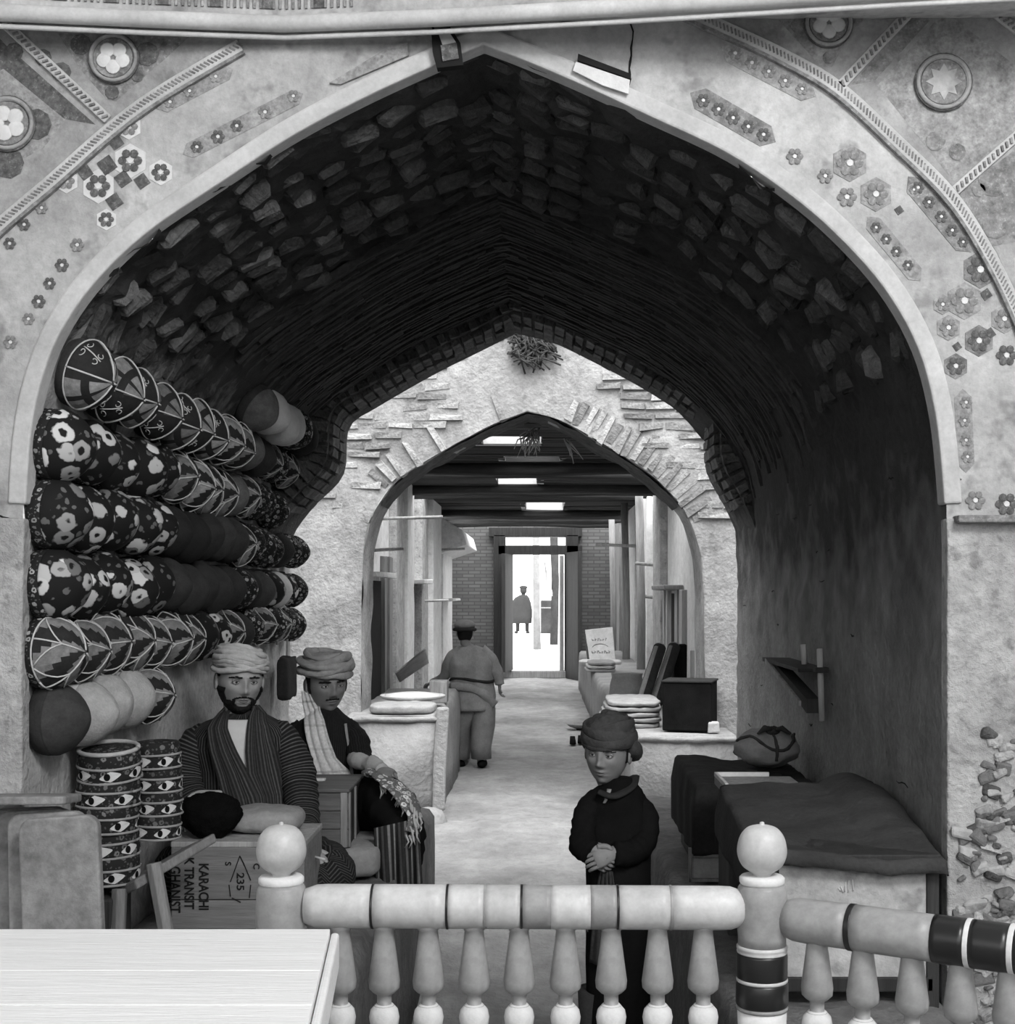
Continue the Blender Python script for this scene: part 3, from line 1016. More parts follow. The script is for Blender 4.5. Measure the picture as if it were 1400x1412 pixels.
while z < 4.5:
    x = -1.9 + (0.14 if row % 2 else 0) + g.uniform(-0.05, 0.05)
    while x < 1.75:
        L = g.uniform(0.20, 0.30)
        cx = x + L / 2
        pl = Vector((cx + 0.25, 0, (z - 3.55) * 1.2)).length < 0.55 or (cx - 0.2) ** 2 + (z - 3.6) ** 2 < 0.14
        if not inside_arch(cx, z) and not pl and g.random() < (0.95 if z > 2.9 else 0.5):
            M_ = Matrix.Translation((cx, Y3 + 0.020 + g.uniform(-0.010, 0.008), z + g.uniform(-0.008, 0.008))) @ Euler((0, g.uniform(-.05, .05), 0)).to_matrix().to_4x4() @ Matrix.Diagonal((L / 0.27, 1, g.uniform(.8, 1.15), 1))
            put(mbk[nb % 6], 'brick', wall_mid, M_)
            nb += 1
        x += L + 0.012
    z += 0.083
    row += 1
for i in range(1, len(MID) - 1):
    if MID[i].z < 2.45 or (MID[i].x < 0.15 and g.random() < 0.6):
        continue
    t_ = (MID[i + 1] - MID[i - 1]).normalized()
    q = MID[i] - MN[i] * 0.12
    rot = frame(Vector((q.x, Y3 + 0.027 - g.uniform(0, 0.014), q.z)), t_.cross(Vector((0, 1, 0))), Vector((0, 1, 0)), -t_)
    put(mbk[i % 6], 'brick', wall_mid, rot @ Matrix.Diagonal((g.uniform(.7, 1.0), 1, g.uniform(0.9, 1.2), 1)))
# dark clump of straw wedged over the crown, and dry stalks hanging from it
mb = MB()
for k in range(90):
    c = W(g.uniform(708, 762), g.uniform(462, 500), Y3 - 0.06)
    d = Vector((g.uniform(-1, 1), g.uniform(-0.6, 0.2), g.uniform(-1, 1))).normalized() * g.uniform(0.05, 0.13)
    mb.tube([c - d, c + d * 0.2 + Vector((0, -0.02, 0)), c + d], 0.008, 5)
o = tag(mb.build('straw_clump', 'soot'), 'dark clump of straw stuck in the brickwork over the second arch', 'straw', kind='stuff')
mb = MB()
for k in range(26):
    a = W(g.uniform(726, 748), g.uniform(590, 600), Y4 - 0.1)
    b = W(g.uniform(708, 752), g.uniform(614, 634), Y4 - 0.1 + g.uniform(-0.2, 0.2))
    mb.tube([a, (a + b) / 2 + Vector((g.uniform(-.05, .05), 0, 0.02)), b], [0.007, 0.006, 0.003], 5)
for k in range(8):
    a = W(g.uniform(776, 786), g.uniform(604, 612), Y4 - 0.1)
    b = a + Vector((g.uniform(-.02, .14), 0, g.uniform(-.2, -.1)))
    mb.tube([a, b], [0.007, 0.003], 5)
tag(mb.build('dry_stalks', 'grey_cloth'), 'dry stalks hanging under the crown of the second arch', 'straw', kind='stuff')

# side walls of the open bay
struct(MB().box((-2.95, (Y2 + Y3) / 2, 1.9), (0.2, Y3 - Y2 + 0.3, 3.8)).box((-2.17, Y2 - 0.1, 1.9), (1.44, 0.2, 3.8)).build('wall_bay_left', 'mud_plaster'), 'side wall of the open bay on the left', 'wall')
struct(MB().box((2.75, (Y2 + Y3) / 2, 1.9), (0.2, Y3 - Y2 + 0.3, 3.8)).box((1.96, Y2 - 0.1, 1.9), (1.64, 0.2, 3.8)).build('wall_bay_right', 'mud_plaster'), 'side wall of the open bay on the right', 'wall')

# ------------------------------------------------------------------ the covered lane beyond
XL, XR, ZT = -1.92, 1.72, 3.36
HOLES = [(13.25, 14.0, -0.58, 0.02), (15.2, 15.75, -0.40, 0.22), (18.3, 19.1, -0.58, -0.04), (23.0, 25.2, -0.26, 0.42)]
roof = struct(MB().box(((XL + XR) / 2, Y4 + 0.02, ZT + 0.12), (XR - XL + 0.6, 0.24, 0.24)).build('ceiling_lane', 'beam_dark'), 'smoke-dark timber roof of the lane with light slots', 'roof')
y = Y4 + 0.14
gaps = 0
while y < YE + 0.2:
    w_ = g.uniform(0.16, 0.26)
    h_ = [h for h in HOLES if h[0] - 0.1 < y + w_ / 2 < h[1] + 0.1]
    spans = [(XL - 0.3, h_[0][2]), (h_[0][3], XR + 0.3)] if h_ else [(XL - 0.3, XR + 0.3)]
    near_hole = any(h[0] - 0.08 * h[0] < y < h[1] + 0.1 for h in HOLES)
    if not near_hole and g.random() < 0.8:
        spans = []
    for x0, x1 in spans:
        MB().box(((x0 + x1) / 2, y + w_ / 2, ZT + 0.07), (x1 - x0, w_, 0.14), jit=0.012, rg=g).build('roof_board', 'beam_dark', roof)
    y += w_
    # a beam hangs under the boards and hides gaps left open to light the lane
    r_ = g.uniform(0.055, 0.085)
    lift = any(h[0] - 0.075 * h[0] < y < h[1] + 0.05 for h in HOLES)
    if not any(h[0] - 0.12 < y < h[1] + 0.12 for h in HOLES):
        pts = [Vector((x, y - 0.03 + g.uniform(-.03, .03), ZT + (r_ * 0.9 if lift else -r_ * 0.7) + g.uniform(-.02, .02))) for x in (XL, -1.0, 0.0, 0.9, XR)]
        MB().tube(pts, [r_ * g.uniform(.85, 1.1) for _ in pts], 8).build('beam', 'beam_dark', roof)
    y += 0.02 if lift else g.uniform(0.34, 0.55)

for a, b, x0, x1 in HOLES:  # pale linings added to make the roof slots look bright
    w_ = MB().box(((x0 + x1) / 2, b + 0.04, ZT + 0.16), (x1 - x0 + 0.16, 0.08, 0.30), jit=0.012, rg=g)
    w_.build('bright_slot_lining', 'paint_pale', roof)
    for xx in (x0 - 0.04, x1 + 0.04):
        MB().box((xx, (a + b) / 2, ZT + 0.16), (0.08, b - a, 0.30), jit=0.012, rg=g).build('bright_slot_lining', 'paint_pale', roof)

def lane_wall(X, sgn, name, label):
    """sgn +1: the wall's face looks towards +X"""
    mb = MB()
    mb.box((X - sgn * 0.15, (Y4 + YE) / 2, ZT / 2), (0.3, YE - Y4, ZT))
    return struct(mb.build(name, 'lane_white'), label, 'wall')
wl = lane_wall(XL, 1, 'wall_lane_left', 'left wall of the covered lane with shop fronts')
wr = lane_wall(XR, -1, 'wall_lane_right', 'right wall of the covered lane with plaster piers')
def pier(par, X, sgn, y0, y1, d, z0, z1, mat, name='pier', seed=0):
    mb = MB()
    rings = []
    for q in range(15):
        zz = z0 + (z1 - z0) * q / 14
        w = 0.012
        rings.append([Vector((X, y0, zz)), Vector((X + sgn * d, y0, zz)) + Vector((w * fn((seed, 0, zz), 5), w * fn((seed, 9, zz), 5), 0)), Vector((X + sgn * d, y1, zz)) + Vector((w * fn((seed, 4, zz), 5), w * fn((seed, 5, zz), 5), 0)), Vector((X, y1, zz))])
    mb.loft(rings, 0, False, True)
    return mb.build(name, mat, par, 0.012)
def doorway_shade(par, X, sgn, y0, y1, z0, z1, n):
    o = MB().box((X + sgn * 0.006, (y0 + y1) / 2, (z0 + z1) / 2), (0.02, y1 - y0, z1 - z0)).build('door_%d' % n, 'crack_black')  # flush black panel stands in for the shade inside the doorway
    return struct(o, 'shop doorway, its shade painted black, %s' % {1: 'in the left lane wall nearest the arch', 2: 'in the left lane wall between two piers', 3: 'in the right lane wall near the cloth bolts'}[n], 'doorway')
doorway_shade(wl, XL, 1, 14.6, 16.5, 0.6, 2.00, 1)
doorway_shade(wl, XL, 1, 19.7, 20.9, 0.9, 1.95, 2)
doorway_shade(wr, XR, -1, 17.0, 17.9, 0.7, 1.85, 3)
def plank_frame(par, X, sgn, y0, y1, z0, z1, n, mat):
    for k in range(n):
        yy = y0 + (y1 - y0) * (k + 0.5) / n
        MB().box((X + sgn * (0.03 + 0.02 * (k % 2)), yy, (z0 + z1) / 2), (0.06, (y1 - y0) / n * 0.86, z1 - z0), jit=0.006).build('door_plank', mat, par, 0.004)
plank_frame(wl, XL, 1, 16.5, 17.4, 0.5, 2.3, 3, 'wood_grey')
pier(wl, XL, 1, 17.5, 18.5, 0.10, 0, ZT, 'rough_plaster', seed=1)
pier(wl, XL, 1, 18.6, 19.5, 0.14, 0, ZT, 'lane_white', seed=2)
plank_frame(wl, XL, 1, 19.5, 19.75, 0.7, 2.4, 1, 'wood_grey')
pier(wl, XL, 1, 20.9, 22.0, 0.13, 0, ZT, 'rough_plaster', seed=3)
pier(wl, XL, 1, 22.2, 24.0, 0.20, 0, ZT, 'lane_white', seed=4)
pier(wl, XL, 1, 25.0, 27.6, 0.16, 0, 3.2, 'lane_white', seed=5)
MB().box((XL + 0.10, 15.5, 2.06), (0.2, 1.9, 0.05), jit=0.01).build('door_hood', 'lane_white', wl, 0.01)
MB().box((XL + 0.14, 20.3, 2.02), (0.28, 1.6, 0.06), jit=0.01).build('door_hood', 'lane_white', wl, 0.01)
MB().box((XL + 0.20, 25.2, 1.72), (0.40, 2.2, 0.05), jit=0.01).build('shelf', 'lane_white', wl, 0.01)
for yy, zz, L in ((16.6, 2.75, 0.75), (15.9, 2.35, 0.35), (24.2, 2.6, 0.6), (21.4, 1.72, 0.5)):
    MB().tube([(XL, yy, zz), (XL + L, yy - 0.05, zz + 0.02)], 0.02, 8).build('peg', 'wood_pale', wl)
mb = MB()
mb.loft([[Vector((XL, 24.5, 3.3)), Vector((XL + 0.55, 24.4, 2.95)), Vector((XL + 0.62, 24.4, 2.7)), Vector((XL, 24.5, 2.5))], [Vector((XL, 28.4, 3.3)), Vector((XL + 0.55, 28.4, 2.95)), Vector((XL + 0.62, 28.4, 2.7)), Vector((XL, 28.4, 2.5))]], 0, False, True)
mb.build('canopy', 'lane_white', wl, 0.02)
# right side piers, posts and planks
pier(wr, XR, -1, 27.2, 29.0, 0.16, 0, ZT, 'wood_grey', seed=6)
pier(wr, XR, -1, 23.6, 26.6, 0.10, 0, ZT, 'lane_white', seed=7)
pier(wr, XR, -1, 20.6, 22.4, 0.13, 0, ZT, 'lane_white', seed=8)
pier(wr, XR, -1, 18.6, 19.8, 0.10, 0, ZT, 'rough_plaster', seed=9)
plank_frame(wr, XR, -1, 18.0, 18.5, 0.6, 1.9, 2, 'wood_pale')
plank_frame(wr, XR, -1, 16.1, 16.9, 0.6, 1.9, 2, 'wood_pale')
for x0, yy in ((XR - 0.30, 27.0), (XR - 0.28, 23.2), (XR - 0.25, 20.2)):
    MB().tube([(x0, yy, 0.0), (x0 + 0.02, yy, 1.5), (x0 - 0.02, yy, ZT)], [0.07, 0.06, 0.06], 9).build('post', 'wood_grey', wr)
for yy, zz, L in ((22.8, 2.62, 0.8), (19.9, 2.25, 0.35), (20.3, 1.78, 0.25)):
    MB().tube([(XR, yy, zz), (XR - L, yy - 0.05, zz + 0.03)], 0.025, 8).build('peg', 'wood_pale', wr)
MB().box((XR - 0.12, 17.4, 1.92), (0.24, 1.9, 0.06), jit=0.01).build('door_hood', 'wood_grey', wr, 0.01)

# end wall with the gateway
DX0, DX1, DZ = -0.76, 0.56, 3.06
def brick_wall_mat():
    m = bpy.data.materials.new('end_brick')
    nt, nodes, links, bs = _nodes(m)
    co = _coords(nt)
    mp = nodes.new('ShaderNodeMapping')
    mp.inputs['Rotation'].default_value = (R(90), 0, 0)
    links.new(co, mp.inputs[0])
    b = nodes.new('ShaderNodeTexBrick')
    b.inputs['Scale'].default_value = 1.0
    b.inputs['Color1'].default_value = (0.11, 0.11, 0.11, 1)
    b.inputs['Color2'].default_value = (0.16, 0.16, 0.16, 1)
    b.inputs['Mortar'].default_value = (0.085, 0.085, 0.085, 1)
    b.inputs['Mortar Size'].default_value = 0.012
    b.inputs['Brick Width'].default_value = 0.26
    b.inputs['Row Height'].default_value = 0.075
    links.new(mp.outputs[0], b.inputs['Vector'])
    links.new(b.outputs['Color'], bs.inputs['Base Color'])
    bs.inputs['Roughness'].default_value = 0.95
    _bump(nt, bs, b.outputs['Fac'], -0.5, 0.02)
    MATS['end_brick'] = m
brick_wall_mat()
mb = MB()
mb.box(((XL + DX0) / 2 - 0.2, YE + 0.2, ZT / 2), (DX0 - XL + 0.4, 0.4, ZT))
mb.box(((XR + DX1) / 2 + 0.2, YE + 0.2, ZT / 2), (XR - DX1 + 0.4, 0.4, ZT))
mb.box(((DX0 + DX1) / 2, YE + 0.2, (DZ + ZT) / 2 + 0.05), (DX1 - DX0, 0.4, ZT - DZ + 0.1))
wall_end = struct(mb.build('wall_end', 'end_brick'), 'dark brick end wall around the gateway', 'wall')
# gate frame, leaves
gate = thing('gate', 'dark timber gate frame with both leaves folded open to the courtyard', 'gate', (0, YE, 0))
MB().box((DX0 - 0.12, YE - 0.06, 1.55), (0.26, 0.2, 3.1)).build('jamb', 'wood_dark', gate, 0.01)
MB().box((DX1 + 0.14, YE - 0.06, 1.55), (0.26, 0.2, 3.1)).build('jamb', 'wood_dark', gate, 0.01)
MB().box(((DX0 + DX1) / 2 + 0.1, YE - 0.06, 2.77), (DX1 - DX0 + 0.5, 0.2, 0.2)).build('lintel', 'wood_dark', gate, 0.01)
MB().box(((DX0 + DX1) / 2, YE - 0.06, 3.16), (DX1 - DX0 + 0.7, 0.2, 0.2)).build('head_beam', 'wood_dark', gate, 0.01)
MB().box(((DX0 + DX1) / 2, YE - 0.05, 0.07), (DX1 - DX0 + 0.2, 0.3, 0.16)).build('sill', 'wood_grey', gate, 0.02)
MB().box((DX0 + 0.06, YE - 0.55, 1.42), (0.08, 0.95, 2.5), Matrix.Rotation(R(-9), 3, 'Z')).build('gate_leaf', 'wood_dark', gate, 0.008)
MB().box((DX1 + 0.14, YE - 0.62, 1.36), (0.09, 1.1, 2.7), Matrix.Rotation(R(14), 3, 'Z')).build('gate_leaf', 'wood_dark', gate, 0.008)
MB().box((DX0 + 0.10, YE - 0.10, 1.40), (0.07, 0.1, 2.5)).build('stop_post', 'wood_grey', gate, 0.006)
MB().box((DX1 - 0.09, YE - 0.10, 1.40), (0.09, 0.1, 2.5)).build('stop_post', 'wood_grey', gate, 0.006)

# courtyard beyond
grey('court_ground', 0.66, 0.10, 0.5, 0.97, 0.4, 4, 0.03)
grey('court_wall', 0.72, 0.08, 0.6, 0.95, 0.3, 6)
mb = MB()
mb.grid(lambda u, v: Vector((-14 + 28 * u, YE + 0.3 + 40 * v, 0.10 + 0.48 * min(1, v * 2.6) + 0.03 * fn((28 * u, 40 * v, 0), 0.6))), 40, 50)
struct(mb.build('floor_courtyard', 'court_ground'), 'bright dusty ground of the courtyard outside', 'ground')
struct(MB().box((0, 70.2, 1.4), (28, 0.4, 2.8), jit=0.05).build('wall_courtyard', 'court_wall'), 'pale wall across the sunlit courtyard', 'wall')
tag(MB().tube([W(741, 898, 37), W(740, 840, 37) , W(739, 700, 37)], [0.11, 0.10, 0.09], 10).build('pole', 'trouser_grey'), 'slim pale pole standing in the courtyard gateway', 'pole')
t = thing('awning_post', 'dark forked post with a white cloth tied to it in the courtyard', 'post', (W(766,0,39).x, 39, 0.40))
MB().tube([(W(764,0,39).x, 39, 0.36), W(766, 800, 39), W(764, 740, 39), W(760, 690, 39)], [0.12, 0.11, 0.12, 0.13], 10).build('trunk', 'slate_cloth', t)
MB().grid(lambda u, v: W(746 + 17 * u * (0.3 + 0.7 * v), 770 + 52 * v, 39) + Vector((0, 0.10 * math.sin(u * 9 + v * 3), 0)), 12, 12).build('hung_cloth', 'white_cloth', t, solid=0.02)
t = thing('courtyard_stall', 'dim stall box behind the pole in the courtyard', 'stall', (W(755,0,44).x, 44, 0.52))
MB().box((W(755,0,44).x, 44, 1.03), (0.42, 0.6, 1.1)).build('stall_body', 'slate_cloth', t, 0.02)
MB().box(W(755, 838, 43.6), (0.44, 0.05, 0.04)).build('stall_rail', 'wood_grey', t)

# ------------------------------------------------------------------ mud benches inside the second arch
def bench(x0, x1, y0, y1, z, name, label, lip, seed):
    t = thing(name, label, 'bench', ((x0 + x1) / 2, y0, 0))
    mb = MB()
    rings = []
    n = 40
    for j in range(n + 1):
        y = y0 + (y1 - y0) * j / n
        ring = []
        for a, b in [(0, 0), (0, .3), (0, .6), (0, .85), (0.01, .95), (0.05, 1), (.3, 1), (.6, 1), (.95, 1), (.99, .95), (1, .85), (1, .6), (1, .3), (1, 0)]:
            p = Vector((x0 + (x1 - x0) * a, y, z * b))
            p += Vector((0.02 * fn(p, 3, seed), 0.02 * fn(p, 3, seed + 4) if j in (0, n) else 0, 0.012 * fn(p, 4, seed + 7) * (b > 0.1)))
            ring.append(p)
        rings.append(ring)
    mb.loft(rings, 0, True, True)
    mb.build('bench_body', 'bench_mud', t)
    mb = MB()
    mb.tube([Vector((x, y0 - 0.01, z - 0.03 + 0.012 * fn((x, 0, 0), 6, seed))) for x in [x0 + (x1 - x0) * k / 10 for k in range(11)]], 0.022, 8, wob=0.012)
    mb.build('bench_lip', 'bench_mud', t)
    return t
bench_l = bench(-1.62, -0.84, 11.3, 14.4, 0.86, 'mud_bench', 'pale mud bench with rounded lip left of the walking man', True, 3)
bench_r = bench(0.74, 1.60, 11.0, 26.5, 0.73, 'mud_bench', 'long pale mud bench on the right carrying the black box', True, 8)
# swollen foot of the left bench
mb = MB()
mb.ball(W(592, 1140, 11.2), (0.17, 0.16, 0.16), 16, 10, 0, lambda p, d: p * (1 + 0.15 * fn(p, 9)) if p.z > -0.1 else Vector((p.x * 1.2, p.y * 1.2, -0.1)))
mb.build('bench_foot', 'bench_mud', bench_l)
mb = MB()
mb.loft([[W(px, py, 11.27) + Vector((dx, 0, 0)) for dx in (0,)] + [W(px + 18, py, 11.27), W(px + 18, py, 11.5), W(px, py, 11.5)] for px, py in ((602, 975), (600, 1010), (597, 1060), (596, 1118))], 0, False, True)
mb.build('bench_corner', 'bench_mud', bench_l, 0.02)

# ------------------------------------------------------------------ balustrade of the hall
YB = 2.6
SB = YB / F
def turned(prof_px, axis_px, n=20):
    """lathe profile [(radius px, y px)] at the balustrade's depth -> (r, z)"""
    return [(r * SB, H - (y - VY) * SB) for r, y in prof_px]
def newel(px):
    x = (px - VX) * SB
    M_ = Matrix.Translation((x, YB, 0))
    def seg(pr, name, mat):
        if name == 'finial':
            pr = [(max(0.5, q_.x), q_.z) for q_ in catmull([Vector((a_, 0, b_)) for a_, b_ in pr], 4)]
        MB().lathe(turned(pr, px), 40, M_).build(name, mat, balus)
    seg([(1, 1133), (3, 1134), (4, 1137), (10, 1138), (21, 1142), (30, 1153), (34, 1169), (33, 1182), (27, 1194), (18, 1201), (13, 1205), (13, 1210)], 'finial', 'lacquer_pale')
    seg([(13, 1207), (28, 1207), (31, 1210), (31, 1216), (29, 1219)], 'collar', 'paint_pale')
    seg([(29, 1218), (33, 1224), (35, 1245), (35, 1270), (33, 1290), (33, 1302)], 'post_top', 'lacquer_grey')
    seg([(33, 1302), (35, 1304), (35, 1307), (33, 1309), (35, 1311), (34, 1313)], 'ring', 'lacquer_pale')
    seg([(34, 1313), (35, 1316), (35, 1346), (34, 1348)], 'dark_band', 'lacquer_black')
    seg([(34, 1347), (35.5, 1349), (35.5, 1351), (34, 1353)], 'ring', 'lacquer_pale')
    seg([(34, 1352), (36, 1355), (36, 1383), (34, 1386)], 'dark_band', 'lacquer_black')
    seg([(34, 1385), (36, 1388), (35, 1391)], 'ring', 'lacquer_grey')
    seg([(34, 1390), (33, 1420), (34, 1700), (34, 1857)], 'post_foot', 'paint_pale')
balus = thing('balustrade', 'turned pale wooden balustrade with ball finials across the foreground', 'balustrade', (0, YB, 0.45))
newel(388)
newel(1051)
bal_me = {}
def baluster_mesh():
    for nm, mat, pr in (('baluster', 'lacquer_grey', [(12, 1272), (15, 1277), (15, 1281), (13, 1283), (15, 1300), (19, 1330), (22, 1352), (21, 1362), (15, 1368), (10, 1371), (10, 1384), (14, 1386)]),
                        ('baluster_bulb', 'paint_pale', [(12, 1384), (19, 1392), (21, 1402), (19, 1416), (12, 1426), (10, 1434)]),
                        ('baluster_foot', 'lacquer_grey', [(10, 1432), (15, 1450), (22, 1500), (16, 1580), (14, 1640), (22, 1700), (20, 1857)])):
        me = MB().lathe(turned(pr, 0), 16).mesh(nm)
        me.materials.append(MATS[mat])
        bal_me[nm] = me
baluster_mesh()
def baluster(x, y, par):
    a = put(bal_me['baluster'], 'baluster', par, Matrix.Translation((x, y, 0)))
    put(bal_me['baluster_bulb'], 'baluster_bulb', a, Matrix.Translation((x, y, 0)))
    put(bal_me['baluster_foot'], 'baluster_foot', a, Matrix.Translation((x, y, 0)))
for px in (410, 470, 530, 591, 654, 716, 780, 843, 907, 970):
    baluster((px - VX) * SB, YB, balus)
def rail(segs, y_px_fn, par, dir_fn):
    """segs: list of (t0, t1, material, radius factor)"""
    for t0, t1, mat, rf, name in segs:
        n = 6
        pts = [dir_fn(t0 + (t1 - t0) * k / n) for k in range(n + 1)]
        r0 = 30 * SB * rf
        rs = []
        for k in range(n + 1):
            t = t0 + (t1 - t0) * k / n
            e = min(t, 1 - t) / 0.035
            rs.append(r0 * (0.80 + 0.20 * min(1, max(0, e)) ** 0.5))
        MB().tube(pts, rs, 22).build(name, mat, par)
zr = H - (1249 - VY) * SB
LA, LB = Vector(((421 - VX) * SB, YB, zr)), Vector(((1024 - VX) * SB, YB, zr - 0.004))
q = lambda px: (px - 421) / (1024 - 421)
rail([(0, q(513), 'lacquer_pale', 1, 'rail'), (q(513), q(516), 'lacquer_black', 1.03, 'rail_ring'), (q(516), q(616), 'lacquer_pale', 1, 'rail'), (q(616), q(619), 'lacquer_black', 1.03, 'rail_ring'),
      (q(619), q(668), 'lacquer_pale', 1, 'rail'), (q(668), q(670), 'lacquer_grey', 1.02, 'rail_ring'), (q(670), q(718), 'lacquer_pale', 1, 'rail'), (q(718), q(721), 'lacquer_black', 1.03, 'rail_ring'), (q(721), q(760), 'lacquer_grey', 1.0, 'rail'), (q(760), q(814), 'lacquer_pale', 1.0, 'rail'),
      (q(814), q(850), 'lacquer_grey', 1, 'rail'), (q(850), q(853), 'lacquer_black', 1.03, 'rail_ring'), (q(853), q(923), 'lacquer_pale', 1, 'rail'), (q(923), q(926), 'lacquer_grey', 1.03, 'rail_ring'), (q(926), 1, 'lacquer_pale', 1, 'rail')], None, balus, lambda t: LA + (LB - LA) * t)
bal2 = thing('balustrade', 'angled balustrade section with black-banded handrail on the right', 'balustrade', (0.9, 2.35, 0.45))
RA = Vector(((1080 - VX) * SB, YB - 0.01, H - (1264 - VY) * SB))
RB = Vector((RA.x + 0.78, 2.14, RA.z - 0.01))
def tpx(px):
    a, b = 0.0, 1.0
    for _ in range(40):
        m_ = (a + b) / 2
        P_ = RA + (RB - RA) * m_
        if VX + P_.x / P_.y * F < px: a = m_
        else: b = m_
    return a
q = tpx
rail([(0, q(1172), 'lacquer_grey', 1, 'rail'), (q(1172), q(1179), 'lacquer_black', 1.04, 'rail_ring'), (q(1179), q(1289), 'lacquer_grey', 1.02, 'rail'), (q(1289), q(1334), 'lacquer_black', 1.04, 'rail'),
      (q(1334), q(1341), 'paint_pale', 1.06, 'rail_ring'), (q(1341), q(1394), 'lacquer_black', 1.04, 'rail'), (q(1394), q(1402), 'paint_pale', 1.06, 'rail_ring'), (q(1402), 1, 'lacquer_black', 1.04, 'rail')], None, bal2, lambda t: RA + (RB - RA) * t)
for px in (1127, 1190, 1258, 1325, 1393):
    P_ = RA + (RB - RA) * tpx(px)
    baluster(P_.x, P_.y, bal2)

# ------------------------------------------------------------------ white plank table in the corner
tab = thing('plank_table', 'white plank table top in the bottom left corner', 'table', (-0.9, 2.0, 0.45))
zt = H - (1281 - VY) * 2.4 / F
tx = lambda y: -0.366 + (2.4 - y) * 0.095
for y0, y1 in ((2.14, 2.40), (1.962, 2.137), (1.75, 1.959), (1.52, 1.747)):
    MB().prism([(-1.6, y0, zt - 0.04), (tx(y0), y0, zt - 0.04), (tx(y1), y1, zt - 0.04), (-1.6, y1, zt - 0.04)], (0, 0, 0.04)).build('plank', 'white_boards', tab, 0.0015)
MB().prism([(tx(1.52) + 0.002, 1.52, zt - 0.07), (tx(1.52) + 0.016, 1.52, zt - 0.07), (tx(2.4) + 0.016, 2.4, zt - 0.07), (tx(2.4) + 0.002, 2.4, zt - 0.07)], (0, 0, 0.064)).build('edge_strip', 'white_boards', tab, 0.005)
for x, y in ((-1.5, 2.3), (-0.42, 2.3), (-1.5, 1.62), (-0.42, 1.62)):
    MB().box((x, y, (0.45 + zt - 0.04) / 2), (0.06, 0.06, zt - 0.49)).build('leg', 'white_boards', tab, 0.004)

# ------------------------------------------------------------------ caps on the left wall
CAPR = 0.112
def cap_axis_mesh(prof, n, split=None):
    mb = MB()
    rings = []
    for r, z in prof:
        rings.append([Vector((r * math.cos(2 * PI * (j + 0.5) / n), r * math.sin(2 * PI * (j + 0.5) / n), z)) for j in range(n)])
    if not split:
        mb.loft(rings, 0, True, True)
    else:
        for i in range(len(rings) - 1):
            for j in range(n):
                k = (j + 1) % n
                mb.add([rings[i][j], rings[i][k], rings[i + 1][k], rings[i + 1][j]], [(0, 1, 2, 3)], split(i, j), True)
        mb.add(rings[-1], [tuple(range(n))], 0, True)
    return mb
CROWN = [(0.107, 0.044), (0.107, 0.052), (0.099, 0.072), (0.085, 0.094), (0.067, 0.113), (0.047, 0.129), (0.026, 0.141), (0.009, 0.147), (0.002, 0.149)]
BAND = [(0.086, 0.0), (0.103, 0.0), (0.106, 0.006), (0.108, 0.024), (0.107, 0.046), (0.101, 0.050)]
def crown_r(z):
    for (r0, z0), (r1, z1) in zip(CROWN, CROWN[1:]):
        if z0 <= z <= z1:
            return r0 + (r1 - r0) * (z - z0) / (z1 - z0)
    return 0.0
def on_crown(a, z, off=0.002):
    r = crown_r(z) + off
    return Vector((r * math.cos(a), r * math.sin(a), z + off * 0.5))
CAP = {}
